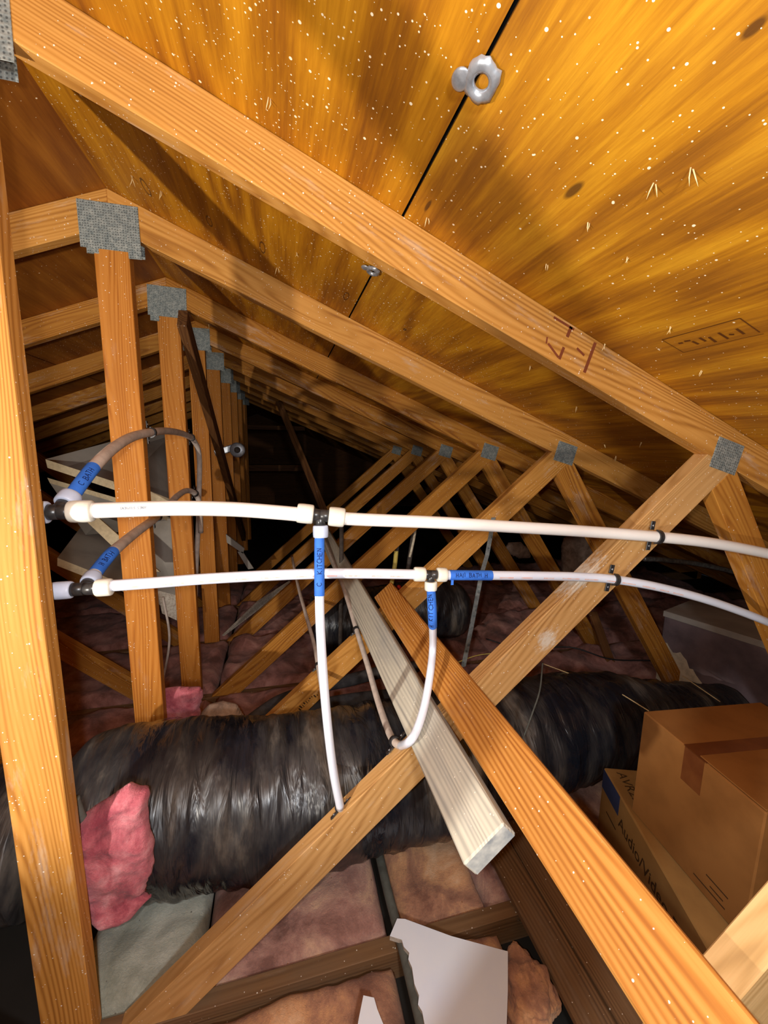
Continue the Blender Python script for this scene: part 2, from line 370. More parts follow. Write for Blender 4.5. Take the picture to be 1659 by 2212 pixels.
def world_part(name, bm, mats, parent, smooth=True):
    """bmesh given in world coordinates -> part of an Empty thing"""
    loc = parent.location.copy(); anchored(bm, loc); return put(name, bm, mats, parent, Matrix.Translation(loc), smooth)
def world_obj(name, bm, mats, label, cat, group=None, kind=None, smooth=True):
    c = Vector((0, 0, 0))
    for v in bm.verts: c += v.co
    c /= max(1, len(bm.verts)); anchored(bm, c); o = put(name, bm, mats, None, Matrix.Translation(c), smooth)
    return tag(o, label, cat, group, kind)
# single-stroke letters on a 0..1 x 0..1 cell
ST = {'A': [[(0, 0), (.4, 1), (.8, 0)], [(.15, .4), (.65, .4)]], 'B': [[(0, 0), (0, 1), (.5, .95), (.6, .75), (.4, .55), (0, .5)], [(.4, .52), (.7, .3), (.5, .02), (0, 0)]],
 'C': [[(.75, .85), (.45, 1), (.1, .75), (.05, .3), (.35, 0), (.75, .12)]], 'E': [[(.65, 1), (0, 1), (0, 0), (.65, 0)], [(0, .5), (.5, .5)]],
 'F': [[(.65, 1), (0, 1), (0, 0)], [(0, .5), (.5, .5)]],
 'H': [[(0, 0), (0, 1)], [(.6, 0), (.6, 1)], [(0, .5), (.6, .5)]], 'I': [[(.2, 0), (.2, 1)]], 'J': [[(.55, 1), (.55, .2), (.35, 0), (.1, .1)]],
 'K': [[(0, 0), (0, 1)], [(.6, 1), (0, .45), (.65, 0)]], 'L': [[(0, 1), (0, 0), (.55, 0)]], 'l': [[(.1, 1), (.1, 0)]], 'N': [[(0, 0), (0, 1), (.6, 0), (.6, 1)]],
 'O': [[(.3, 0), (.05, .3), (.05, .7), (.35, 1), (.65, .7), (.65, .3), (.3, 0)]], 'P': [[(0, 0), (0, 1), (.55, .95), (.6, .65), (0, .5)]],
 'R': [[(0, 0), (0, 1), (.55, .95), (.55, .6), (0, .5), (.6, 0)]],
 'S': [[(.6, .85), (.3, 1), (.05, .75), (.5, .45), (.55, .15), (.25, 0), (0, .15)]], 'T': [[(0, 1), (.7, 1)], [(.35, 1), (.35, 0)]],
 'U': [[(0, 1), (0, .2), (.3, 0), (.6, .2), (.6, 1)]], 'V': [[(0, 1), (.3, 0), (.6, 1)]], ' ': [], '-': [[(.1, .5), (.5, .5)]],
 '1': [[(.2, .8), (.4, 1), (.4, 0)]], '2': [[(.05, .8), (.3, 1), (.6, .75), (0, 0), (.65, 0)]], '5': [[(.6, 1), (.05, 1), (.05, .55), (.5, .55), (.55, .2), (.2, 0), (0, .1)]]}
def stroke_lines(text, h, adv=.92, jit=0.0, seed=1):
    rr = random.Random(seed); x = 0; out = []
    for ch in text:
        dy = rr.uniform(-jit, jit); sc = 1 + rr.uniform(-jit, jit)
        for pl in ST.get(ch, []):
            pts = []
            for a, b in zip(pl, pl[1:]):
                for k in range(5): pts.append((a[0] + (b[0] - a[0]) * k / 5, a[1] + (b[1] - a[1]) * k / 5))
            pts.append(pl[-1]); out.append([((x + q[0] * sc * .8) * h, (q[1] + dy) * h) for q in pts])
        x += adv * (.45 if ch in 'Il1' else .8)
    return out, x * h
def ink_on_pipe(path, r, text, t_mid, h, ang=0.0, flip=False, thick=.0007, jit=0.0, upright=True, stretch=1.0, seed=1):
    lines, wd = stroke_lines(text, h, jit=jit, seed=seed); wd *= stretch; bm = bmesh.new()
    for ln in lines:
        pts = []
        for (x, y) in ln:
            x *= stretch
            if flip: t = t_mid + wd / 2 - x; s = -(y - h / 2)
            else: t = t_mid - wd / 2 + x; s = y - h / 2
            p, ax, v, sd = path.fr(t); a = ang + s / r
            pts.append(p + (v * math.cos(a) + sd * math.sin(a)) * (r + .0004))
        if len(pts) > 1: tube_bm(bm, pts, thick, 5)
    return bm

# ------------------------------------------------------------------ setting: roof, floor, end walls
YA, YB = -1.6, 9.2
AM = math.atan(MR); COSM = math.cos(AM)
def roof_strip(name, side, xa, xb, mat):
    d = Vector((side * math.cos(AM), 0, -math.sin(AM)))
    L = (xb - xa) / COSM; org = Vector((side * xa, YA, ZR - MR * xa))
    mw = frame(org, d, y=Vector((0, 1, 0)))
    up = -1 if side < 0 else 1
    bm = boxbm(L, YB - YA, .012, 0, (L / 2, (YB - YA) / 2, up * .006)); return tag(put(name, bm, mat, None, mw), kind='structure')
def rp(px, py):                                  # pixel on the right-hand slope -> local (down-slope, along-ridge)
    q = PR(px, py); return (q.x / COSM, q.y - YA)
kn = []
for (px, py, ax, ay) in ((315, 405, .014, .034), (452, 478, .012, .024), (567, 535, .013, .030)):
    a, b_ = rp(px, py); kn.append((a, b_, ax * .55, ay, 0))
a, b_ = rp(748, 640); kn.append((a, b_, .007, .026, 0))
TA = ((.56, .235, .008), (.42, .160, .004), (.29, .098, .003), (.16, .046, .003), (.15, .046, .005))
TB = ((.62, .285, .012), (.44, .172, .006), (.29, .102, .005), (.17, .055, .004), (.22, .082, .016))
kn2 = []
for (px, py, ax, ay) in ((1630, 62, .006, .012), (1240, 412, .008, .022), (925, 445, .004, .02), (875, 712, .008, .012)):
    a, b_ = rp(px, py); a -= .6875 / COSM; kn2.append((a, b_, ax, ay, 1))
M_PLYA = plywood('plywood_upper', TA, 3.1, .80, kn)
M_PLYB = plywood('plywood_lower', TB, 11.7, .90, kn2)
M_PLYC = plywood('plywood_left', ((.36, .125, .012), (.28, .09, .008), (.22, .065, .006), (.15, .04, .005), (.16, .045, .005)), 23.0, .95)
roof_strip('ceiling', 1, 0.0, .6820, M_PLYA); roof_strip('ceiling', 1, .6868, 1.800, M_PLYB); roof_strip('ceiling', 1, 1.804, 2.93, M_PLYB); roof_strip('ceiling', 1, 2.934, 4.95, M_PLYB)
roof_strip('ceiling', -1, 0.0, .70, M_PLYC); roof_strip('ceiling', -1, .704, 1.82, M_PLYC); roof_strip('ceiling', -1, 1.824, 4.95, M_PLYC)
for side in (1, -1):
    d = Vector((side * math.cos(AM), 0, -math.sin(AM))); mw = frame(Vector((0, YA, ZR + .022)), d, y=Vector((0, 1, 0)))
    L = 4.98 / COSM; tag(put('ceiling', boxbm(L, YB - YA, .004, 0, (L / 2, (YB - YA) / 2, 0)), M_FELT, None, mw), kind='structure')
tag(put('floor', boxbm(10, YB - YA, .012, 0, (0, (YA + YB) / 2, -.007)), M_DRY), kind='structure')
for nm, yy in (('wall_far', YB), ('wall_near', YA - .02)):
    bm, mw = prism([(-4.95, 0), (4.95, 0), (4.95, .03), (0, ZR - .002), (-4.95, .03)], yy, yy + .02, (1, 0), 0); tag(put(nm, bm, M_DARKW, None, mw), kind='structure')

# ------------------------------------------------------------------ trusses
zl = lambda x: .749 + .88 * (x - .972)
zu = lambda x: zl(x) + .118
ORD = {0: 'roof truss closest to the viewer, only its pale web shows in the lower right corner', 1: 'roof truss whose right web carries the two clamped white pipes', 2: 'second roof truss from the front, with large speckled plate and clamped hoses on its post',
       3: 'third roof truss from the front, smaller looking grey plate at its peak', 4: 'fourth roof truss from the front, post partly behind the dark diagonal board',
       5: 'fifth roof truss from the front, its joint plate far along the right slope', 6: 'sixth roof truss from the front, the last one with a visible right joint plate',
       7: 'seventh dim rafter pair from the front near the dark end', 8: 'eighth dim rafter pair, deep in the dark end', 9: 'farthest dim rafter pair at the dark end of the attic'}
def plate(parent, cx, cz, w, h, rot, y, t=.0016):
    bm = boxbm(w, h, t, .0004)
    mw = frame(Vector((cx, y, cz)), Vector((math.cos(rot), 0, math.sin(rot))), z=Vector((0, -1, 0))); return put('gusset_plate', bm, M_GALV, parent, mw)
def flipx(pts): return [(-x, z) for x, z in pts][::-1]
trusses = {}
for k in range(0, 10):
    y0 = T(k); y1 = y0 + .038
    root = empty('roof_truss', (0, y0 + .019, 0), ORD[k], 'roof truss', 'roof trusses in a row')
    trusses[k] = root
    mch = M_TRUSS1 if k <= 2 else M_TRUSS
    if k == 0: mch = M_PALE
    xe = 4.86
    chord = [(0, ZR - .0005), (xe, ZR - MR * xe - .0005), (xe, ZR - MR * xe - CH), (0, ZR - CH)]
    for s in ((1, -1) if k else ()):
        pts = chord if s > 0 else flipx(chord)
        bm, mw = prism(pts, y0, y1, (1, -s * MR)); put('top_chord', bm, mch, root, mw)
    bm, mw = prism([(-.0445, .089), (.0445, .089), (.0445, ZR - CH - .018), (0, ZR - CH), (-.0445, ZR - CH - .018)], y0, y1, (0, 1)); put('king_post', bm, M_POST if k != 1 else M_TRUSS1, root, mw)
    if k <= 6:
        bm, mw = prism([(-4.8, 0), (4.8, 0), (4.8, .085), (-4.8, .085)], y0, y1, (1, 0)); put('bottom_chord', bm, M_PLANK, root, mw)
        Wp = [(.222, .087), (1.592, 1.294), (1.500, 1.332), (.088, .087)]
        Dp = [(2.456, .087), (1.605, 1.2885), (1.592, 1.294), (1.530, 1.240), (2.347, .087)]
        for s in (1, -1):
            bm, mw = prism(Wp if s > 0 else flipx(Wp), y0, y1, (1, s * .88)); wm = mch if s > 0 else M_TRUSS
            if k == 1 and s > 0:
                inv = mw.inverted(); q1, q2 = inv @ P(1182, 1382, y0), inv @ P(1262, 1248, y0)
                wm = wood('web_wood_with_white_smears', (.62, .35, .13), (.48, .25, .08), (.30, .13, .035), speck=.14, white=.3, stain=.25, blobs=((q1.x, q1.y, .035, .028), (q2.x, q2.y, .075, .020)))
            put('web', bm, wm, root, mw)
            bm, mw = prism(Dp if s > 0 else flipx(Dp), y0, y1, (1, -s * 1.41)); put('web', bm, M_TRUSS, root, mw)
            for yy in ((y0 - .0009, y1 + .0009) if k else ()): plate(root, s * 1.562, 1.327, .092, .078, -s * .26, yy)
    rt = random.uniform(-.03, .02)
    if k == 0: continue
    plate(root, 0, 1.941, .152 if k != 1 else .186, .122, rt, y0 - .0009); plate(root, 0, 1.941, .152, .122, 0, y1 + .0009)
    if k == 2:
        plate(root, .060, 1.905, .034, .085, .02, y0 - .0026); plate(root, -.046, 1.892, .030, .05, -.02, y0 + .0007)
    if k == 3: plate(root, -.052, 1.895, .034, .07, -.02, y0 - .0003)
# red-brown scribble marks on the nearest top chord
bm = bmesh.new()
def mark(bm, p, q, w, y):
    p, q = P(*p, y), P(*q, y); d = (q - p).normalized(); s = Vector((-d.z, 0, d.x)) * w / 2; off = Vector((0, -.0003, 0))
    f = [bm.verts.new(v + off) for v in (p - s, q - s, q + s, p + s)]; bm.faces.new(f)
for p, q, w in (((1286, 740), (1262, 805), .008), ((1234, 706), (1225, 728), .008), ((1218, 750), (1208, 776), .007), ((1196, 685), (1240, 712), .005), ((1182, 728), (1180, 742), .004), ((1184, 742), (1206, 772), .005), ((1246, 752), (1262, 768), .005)):
    mark(bm, p, q, w, T(1))
world_part('pen_scribble', bm, plain('faded_red_brown_ink', (.22, .055, .02), .8, .1), trusses[1], False)
# lumber stamp on second truss' right web
bm = bmesh.new()
rr = random.Random(3)
A, B = Vector((.392, 0, .275)), Vector((.56, 0, .425))
dirn = (B - A).normalized(); up = Vector((-dirn.z, 0, dirn.x))
for i in range(26):
    c = A + (B - A) * (i / 25) + up * rr.uniform(-.010, .004); s = dirn * rr.uniform(.001, .003); u = up * rr.uniform(.002, .007)
    yv = Vector((0, T(2) - .0003, 0)); bm.faces.new([bm.verts.new(c + yv + a_ * s + b_ * u) for a_, b_ in ((-1, -1), (1, -1), (1, 1), (-1, 1))])
world_part('grade_stamp', bm, M_CINK, trusses[2], False)

# plywood grade stamp (outlined box) on the right-hand slope, part of nothing else
st = bmesh.new()
def rline(bm, pts, w):
    q = [PR(*p, lift=.0008) for p in pts]; nrm = Vector((MR, 0, 1)).normalized()
    for a, b in zip(q, q[1:]):
        d = (b - a).normalized(); s = d.cross(nrm) * w / 2; bm.faces.new([bm.verts.new(v) for v in (a - s, b - s, b + s, a + s)])
def s2(x, y): return (1400 + x / 6.405, 650 + y / 6.405)
rline(st, [s2(195, 540), s2(1270, 240), s2(1545, 435)], .0022)
rline(st, [s2(195, 540), s2(490, 715), s2(1330, 510), s2(1600, 455)], .0014)
for L_ in ([(970, 440), (1110, 525)], [(1220, 385), (1330, 460)], [(840, 500), (940, 570)], [(1120, 465), (1190, 465)], [(500, 560), (585, 548)], [(610, 560), (700, 600)], [(710, 510), (800, 560)], [(420, 590), (480, 580)]):
    rline(st, [s2(*p) for p in L_], .0045 if L_[0][0] > 900 else .005)
world_obj('grade_stamp', st, plain('faded_stamp_ink', (.11, .035, .006), .8, .1), 'faded rectangular grade stamp printed on the orange plywood at right', 'stamp', smooth=False)

# ------------------------------------------------------------------ lateral braces on the webs
WA = math.atan(.88); wu = Vector((math.cos(WA), 0, math.sin(WA))); wn = Vector((-math.sin(WA), 0, math.cos(WA)))
def lateral(name, x0, ya, yb, mats, label, width=.089):
    """board lying flat on the upper edges of the webs, bottom-left corner at x0"""
    c = Vector((x0, 0, zu(x0) + .001)) + wu * width / 2 + wn * .019
    mw = frame(c + Vector((0, (ya + yb) / 2, 0)), Vector((0, 1, 0)), y=wu)
    bm = boxbm(yb - ya, width, .038, .003)
    if len(mats) > 1:
        for f in bm.faces:
            if abs(f.calc_center_median().x) > (yb - ya) / 2 - .001: f.material_index = 1
    o = put(name, bm, mats, None, mw); return tag(o, label, 'wooden board', 'lateral boards lying across the truss webs')
lateral('brace_board', .739, .487, 4.15, [M_GREY, M_END], 'weathered grey board lying across the webs, its blunt end facing the viewer')
lateral('brace_board', .8185, .10, 1.462, [M_RED, M_RED], 'orange-brown board beside the weathered grey one, running out at lower right')
# dark diagonal board beside the posts
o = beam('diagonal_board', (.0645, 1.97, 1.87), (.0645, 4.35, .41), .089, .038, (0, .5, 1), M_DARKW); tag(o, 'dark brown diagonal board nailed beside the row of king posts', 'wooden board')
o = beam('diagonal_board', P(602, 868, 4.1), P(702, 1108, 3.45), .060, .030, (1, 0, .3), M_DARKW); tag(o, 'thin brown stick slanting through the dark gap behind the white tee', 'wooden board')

# ------------------------------------------------------------------ pipes
def pipe(label, ctrl, r, mat, cat='water pipe', group=None, n=80, name='water_pipe'):
    pa = Path(ctrl, n); o = empty(name, pa.at(0), label, cat, group)
    bm = bmesh.new(); tube_bm(bm, pa.p, r, 20); world_part('tube', bm, mat, o); return o, pa
def tape(o, pa, r, t0, t1, text, flip=False, h=.010, ang=0.0, rot=False, stretch=1.0, seed=1, tab=False):
    bm = bmesh.new(); tube_bm(bm, pa.sub(t0, t1, 16), r + .0009, 20, False)
    tp = world_part('tape', bm, M_TAPE, o); tp['label'] = 'blue masking tape'
    if text:
        bm = ink_on_pipe(pa, r + .001, text, (t0 + t1) / 2, h, ang, flip, .0006, .12, stretch=stretch, seed=seed)
        loc = o.location
        anchored(bm, loc); w_ = put('handwriting', bm, M_INK, None, Matrix.Identity(4), True); w_.parent = tp; w_.matrix_local = Matrix.Identity(4)
def sleeve(root, a, b, r, mat):
    """expansion ring: slightly barrel shaped with a soft rim"""
    a, b = Vector(a), Vector(b); ts = [0, .02, .08, .3, .7, .92, .98, 1]; rs = [.80, .93, 1.0, 1.03, 1.03, 1.0, .93, .80]
    bm = bmesh.new(); tube_bm(bm, [a.lerp(b, t) for t in ts], [r * q for q in rs], 24); s = world_part('sleeve', bm, mat, root); return s
def tee(label, c, arms, rb, rs, mats, L=.034, gap=.016):
    """arms: list of direction vectors, sleeve lengths"""
    root = empty('pipe_tee', c, label, 'pipe fitting', 'black tees with sleeves')
    bm = bmesh.new(); c = Vector(c)
    for d, rr_, g, l, mt in arms:
        d = Vector(d).normalized(); tube_bm(bm, [c - d * rb * .3, c + d * g * .6, c + d * (g + .004)], [rb * .98 * rr_, rb * rr_, rb * 1.06 * rr_], 20)
    world_part('body', bm, M_BLACK, root)
    for d, rr_, g, l, mt in arms:
        d = Vector(d).normalized(); sleeve(root, c + d * g, c + d * (g + l), rs * rr_, mt)
    return root
U1 = P(127, 1106, .862); U2 = P(182, 1272, .858); M1 = P(692, 1113, .835); M2 = P(931, 1241, .825)
# upper (cold) run
o, pa = pipe('thick white pipe arching between the upper left tee and the middle upper tee', [P(172, 1104, .862), P(260, 1101, .862), P(380, 1098, .858), P(500, 1100, .852), P(600, 1107, .845), P(664, 1113, .838)], .0150, M_PEX, group='white pipes')
o['label'] = 'thick white pipe arching from the upper left tee to the middle upper tee'
bm = ink_on_pipe(pa, .0150, 'JONES STEPHENS', .095, .0045, .15, True, .00035); world_part('print', bm, M_PRINT, o)
bm = ink_on_pipe(pa, .0150, '-- - ---- -- ---', pa.L * .80, .0035, .1, True, .0003); world_part('print', bm, M_PRINT, o)
o, pa = pipe('white pipe running right from the middle upper tee past the upper clamp', [P(722, 1119, .832), P(800, 1123, .829), P(950, 1129, .822), P(1100, 1138, .806), P(1250, 1147, .785), P(1400, 1158, .772), P(1530, 1172, .765), P(1659, 1196, .765), P(1790, 1226, .77)], .0138, M_PEX, group='white pipes')
UP = pa
# lower (hot) run
o, pa = pipe('thinner white pipe with faded red print between the lower left tee and the hot tee', [P(215, 1267, .857), P(330, 1259, .853), P(450, 1250, .848), P(580, 1243, .84), P(700, 1239, .835), P(800, 1239, .83), P(910, 1241, .826)], .0111, M_PEXB, group='white pipes')
def dashes(o, pa, r, t0, t1, ang, seed):
    rr = random.Random(seed); bm = bmesh.new(); t = t0
    while t < t1:
        L_ = rr.uniform(.025, .045); pts = [];
        for q in pa.sub(t, min(t1, t + L_), 5):
            pts.append(q)
        n_ = len(pts); rows = []
        for i in range(6):
            p, ax, v, sd = pa.fr(t + L_ * i / 5)
            rows.append([bm.verts.new(p + (v * math.cos(ang + e) + sd * math.sin(ang + e)) * (r + .0003)) for e in (-.14, 0, .14)])
        for a_, b_ in zip(rows, rows[1:]):
            for i in range(2): bm.faces.new((a_[i], a_[i + 1], b_[i + 1], b_[i]))
        t += L_ + rr.uniform(.012, .03)
    return world_part('print', bm, M_PINKP, o)
def down_ang(pa, t):
    p, ax, v, sd = pa.fr(t); return -1 if sd.z > 0 else 1
dashes(o, pa, .0111, .05, pa.L - .05, .5 * down_ang(pa, .2), 5)
o, pa = pipe('white pipe labelled with blue tape, leaving the hot tee past the lower clamp', [P(952, 1242, .823), P(1060, 1243, .815), P(1160, 1244, .80), P(1250, 1246, .785), P(1330, 1252, .777), P(1430, 1270, .77), P(1540, 1300, .768), P(1659, 1344, .77), P(1760, 1390, .78)], .0108, M_PEXB, group='white pipes')
LP = pa
t0 = .020
tape(o, pa, .0108, t0, t0 + .104, 'HAll BATH H', False, .0095, 0.0, stretch=1.1, seed=4)
bm = bmesh.new(); q = pa.at(t0 + .003)
bm2 = boxbm(.006, .0012, .012, 0); 
world_part('tape', (lambda b: ([setattr(v, 'co', v.co + q + Vector((.002, -.008, -.015))) for v in b.verts], b)[1])(bm2), M_TAPE, o, False)
bm.free()
dashes(o, pa, .0108, .14, .62, .5 * down_ang(pa, .3), 9)
# cold kitchen drop
CK = [P(690, 1152, .832), P(690, 1240, .800), P(691, 1330, .785), P(697, 1440, .780), P(707, 1560, .785), P(720, 1665, .795), P(735, 1744, .803)]
o, pa = pipe('bluish white pipe hanging from the middle upper tee to the lower web', CK, .0095, M_PEXB, group='white pipes')
tape(o, pa, .0095, .012, .128, 'C  KITCHEN', True, .0095, 0.0, seed=6, stretch=1.15)
CK2 = [P(735, 1746, .803), P(734, 1738, .822), P(731, 1715, .86), P(722, 1650, 1.0), P(703, 1540, 1.2), P(687, 1437, 1.42), P(678, 1390, 1.55), P(660, 1325, 1.8), P(645, 1270, 2.1), P(630, 1200, 2.6)]
o, pa = pipe('thin brown-grey pipe continuing behind the bluish hanging pipe', CK2, .0080, M_HOSE, group='dusty pipes')
# hot kitchen drop
def over_board(px, py, gap):
    """point on the sight line standing `gap` off the upper face of the grey board"""
    c_ = Vector((.739, 0, zu(.739) + .001)) + wn * (.038 + gap + .0092); r_ = ray(px, py); t_ = (c_ - CAM).dot(wn) / r_.dot(wn); return CAM + r_ * t_
HK = [P(931, 1272, .824), P(934, 1330, .790), over_board(935, 1395, .050), over_board(930, 1450, .030), over_board(918, 1520, .014), over_board(901, 1575, .012), over_board(884, 1602, .011), P(866, 1611, .80)]
o, pa = pipe('white pipe curving from the hot tee down onto the lower web', HK, .0092, M_PEXB, group='white pipes')
tape(o, pa, .0092, .006, .108, 'H  KITCHEN', True, .0095, -.35, seed=8, stretch=1.1)
HK2 = [P(866, 1611, .80), P(853, 1603, .830), P(838, 1576, .90), P(815, 1510, 1.05), P(795, 1440, 1.2), P(770, 1360, 1.41), P(752, 1300, 1.6), P(735, 1250, 1.9), P(715, 1200, 2.3), P(695, 1150, 2.9)]
o, pa = pipe('pinkish grey pipe from the curved pipe end up to the second truss web', HK2, .0090, M_HOSE, group='dusty pipes')
# left branches
BU = [P(152, 1076, .895), P(178, 1040, .93), P(206, 1005, .98), P(245, 968, 1.10), P(285, 944, 1.26), P(325, 934, 1.415), P(360, 931, 1.62), P(392, 936, 1.85), P(415, 946, 2.02)]
o, pa = pipe('dusty pipe rising from the upper left tee to the third post', BU, .0125, M_HOSE, group='dusty pipes')
tape(o, pa, .0125, .010, .094, 'C BATH', False, .0100, .0, seed=12, stretch=1.1)
o, pa = pipe('dusty pipe looping down behind the third post from the upper hose', [P(415, 946, 2.02), P(427, 968, 2.10), P(431, 1000, 2.16), P(430, 1060, 2.2), P(428, 1140, 2.2), P(424, 1220, 2.2), P(422, 1290, 2.2)], .0120, M_HOSE, group='dusty pipes')
BL = [P(200, 1246, .893), P(222, 1217, .94), P(246, 1190, .99), P(290, 1153, 1.18), P(338, 1117, 1.415), P(365, 1090, 1.65), P(385, 1070, 1.82), P(403, 1060, 1.95), P(421, 1066, 2.03), P(431, 1090, 2.08), P(434, 1150, 2.12)]
o, pa = pipe('dusty pipe rising from the lower left tee behind the thick white pipe', BL, .0120, M_HOSE, group='dusty pipes')
tape(o, pa, .0120, .010, .094, 'H BATH', False, .0100, .0, seed=15, stretch=1.1)
o, pa = pipe('thin grey cable hanging between the second and third posts', [P(352, 1290, 2.2), P(366, 1380, 2.2), P(350, 1480, 2.2)], .006, M_HOSE, 'cable', name='hanging_cable')
# tees
dirU = (P(300, 1100, .862) - P(160, 1104, .862)).normalized()
tee('upper left black tee beside the nearest post', U1, [(dirU, 1.0, .016, .040, M_SLEEVE), (-dirU, 1.0, .016, .03, M_SLEEVEB), (P(178, 1040, .93) - U1, .95, .020, .026, M_SLEEVEB)], .0145, .0205, None)
dirL = (P(330, 1259, .853) - P(215, 1267, .857)).normalized()
tee('lower left black tee with bluish sleeve against the nearest post', U2, [(dirL, 1.0, .020, .028, M_SLEEVE), (-dirL, 1.0, .020, .036, M_SLEEVEB), (P(222, 1217, .94) - U2, .95, .018, .026, M_SLEEVEB)], .0125, .0165, None)
dM = (P(722, 1119, .832) - P(664, 1113, .838)).normalized()
tee('middle black tee on the upper pipe above the bluish hanging pipe', M1, [(dM, 1.0, .017, .034, M_SLEEVE), (-dM, 1.0, .014, .034, M_SLEEVE), ((0, -.1, -1), .78, .021, .026, M_SLEEVEB)], .0130, .0200, None)
dN = (P(952, 1242, .823) - P(910, 1241, .826)).normalized()
tee('black tee on the lower pipe above the curving white pipe', M2, [(dN, 1.0, .014, .023, M_SLEEVE), (-dN, 1.0, .014, .026, M_SLEEVE), ((0, -.05, -1), .88, .016, .021, M_SLEEVE)], .0100, .0160, None)

# clamps
def clamp(label, pa, t, r, wall_n, ear_dir, dist, back=.012):
    """half ring round the pipe and two screwed ears on the timber behind it"""
    p = pa.at(t); ax = (pa.at(t + .01) - pa.at(t - .01)).normalized(); root = empty('pipe_clamp', p, label, 'pipe clamp', 'black pipe clamps')
    wn_ = Vector(wall_n).normalized(); e = Vector(ear_dir); e = (e - ax * e.dot(ax)).normalized(); w_ = ax.cross(e)
    if w_.dot(wn_) < 0: w_ = -w_
    bm = bmesh.new(); ri, ro, hw = r + .0006, r + .0042, .0055
    prev = None; n = 24
    for i in range(n + 1):
        a = math.pi * i / n; d = e * math.cos(a) + w_ * math.sin(a)
        ring = [bm.verts.new(p + d * rr_ + ax * s) for rr_, s in ((ri, -hw), (ro, -hw), (ro, hw), (ri, hw))]
        if prev:
            for j in range(4): bm.faces.new((prev[j], prev[(j + 1) % 4], ring[(j + 1) % 4], ring[j]))
        else: bm.faces.new(ring)
        prev = ring
    bm.faces.new(prev[::-1]); world_part('hoop', bm, M_BLACK, root, False)
    for s in (1, -1):
        c = p + e * s * (r + .012) - w_ * dist - ax * back * .5
        mw = frame(c, e, z=w_); ear = put('ear', boxbm(.022, .012, .003, .001), M_BLACK, root, mw)
        bm = bmesh.new(); tube_bm(bm, [c + w_ * .0015, c + w_ * .0028], .0026, 10); world_part('screw', bm, M_CLIP, root)
    return root
def near_t(pa, pt):
    return min((i * pa.L / 300 for i in range(301)), key=lambda t: (pa.at(t) - pt).length)
clamp('upper black clamp holding the white pipe on the nearest right web', UP, near_t(UP, P(1420, 1160, .77)), .0138, (0, -1, 0), (0, 0, 1), .012)
clamp('lower black clamp holding the thinner white pipe on the nearest right web', LP, near_t(LP, P(1328, 1251, .777)), .0108, (0, -1, 0), (.15, 0, 1), .009)
pb = Path(BU); clamp('black clamp of the upper dusty pipe on the second post', pb, near_t(pb, P(325, 934, 1.415)), .0125, (1, 0, 0), (0, 0, 1), .006)
clamp('black clamp of the upper dusty pipe on the third post', pb, near_t(pb, P(413, 944, 2.0)), .0125, (1, 0, 0), (0, 0, 1), .006)
pb = Path(BL); clamp('black clamp of the lower dusty pipe on the second post', pb, near_t(pb, P(338, 1117, 1.415)), .0120, (1, 0, 0), (0, 0, 1), .006)
clamp('black clamp of the lower dusty pipe on the third post', pb, near_t(pb, P(421, 1066, 2.03)), .0120, (1, 0, 0), (0, 0, 1), .006)
pb = Path(HK2); clamp('black clamp where the curved pipe crosses the nearest web', pb, near_t(pb, P(853, 1603, .830)), .0090, tuple(wn), tuple(wu), .004, 0)
clamp('black clamp of the pinkish pipe on the second truss web', pb, near_t(pb, P(768, 1355, 1.41)), .0090, tuple(wn), tuple(wu), .004, 0)
pb = Path(CK2); clamp('black clamp at the foot of the bluish hanging pipe', pb, near_t(pb, P(734, 1738, .815)), .0080, tuple(wn), tuple(wu), .003, 0)
clamp('black clamp of the thin brown-grey pipe on the second truss web', pb, near_t(pb, P(687, 1437, 1.42)), .0080, tuple(wn), tuple(wu), .004, 0)

# ------------------------------------------------------------------ plywood clips and splinters
def ply_clip(px, py, label, s=1.0, rot=0.0):
    c = PR(px, py, .004); root = empty('plywood_clip', c, label, 'metal clip', 'grey clips in the plywood seam')
    ex = Vector((COSM, 0, -math.sin(AM))); ey = Vector((0, 1, 0)); nn = ex.cross(ey); 
    if nn.z > 0: nn = -nn
    def loc(u, v, h): cu, sn = math.cos(rot), math.sin(rot); return c + ex * (u * cu - v * sn) * s + ey * (u * sn + v * cu) * s + nn * h
    bm = bmesh.new(); n = 28; rr = random.Random(int(px))
    rows = []
    for i in range(n):
        a = 2 * math.pi * i / n; q = 1 + .10 * rr.uniform(-1, 1)
        ci, so = math.cos(a), math.sin(a); rows.append([bm.verts.new(loc(ci * rad, so * rad * 1.25, h)) for rad, h in ((.009, .0), (.0085, .004), (.014, .0075), (.020 * q, .004), (.0205 * q, .0))])
    for i in range(n):
        a, b = rows[i], rows[(i + 1) % n]
        for j in range(4): bm.faces.new((a[j], b[j], b[j + 1], a[j + 1]))
    world_part('loop', bm, M_CLIP, root)
    bm = bmesh.new(); bmesh.ops.create_uvsphere(bm, u_segments=20, v_segments=10, radius=1)
    for v in bm.verts: v.co = loc(-.022 + v.co.x * .011, .013 + v.co.y * .015, .003 + v.co.z * .0035)
    world_part('tab', bm, M_CLIP, root)
ply_clip(1042, 172, 'larger grey metal clip in the black seam near the top', 1.0)
ply_clip(806, 584, 'smaller grey metal clip in the seam between the two nearest rafters', .8, .4)
spl = [(283, 378, 14), (347, 412, 10), (1306, 742, 18), (1299, 752, 14), (1145, 790, 10), (1180, 570, 8), (1270, 480, 12), (1355, 555, 9), (1412, 395, 22), (1492, 362, 26), (1448, 705, 10), (1245, 878, 9), (1186, 930, 16), (922, 470, 12), (598, 578, 10), (640, 545, 8),
       (1330, 985, 9), (1385, 955, 8), (1515, 800, 9), (450, 700, 8), (1060, 660, 9), (580, 210, 14), (1305, 960, 8), (1100, 640, 9)]
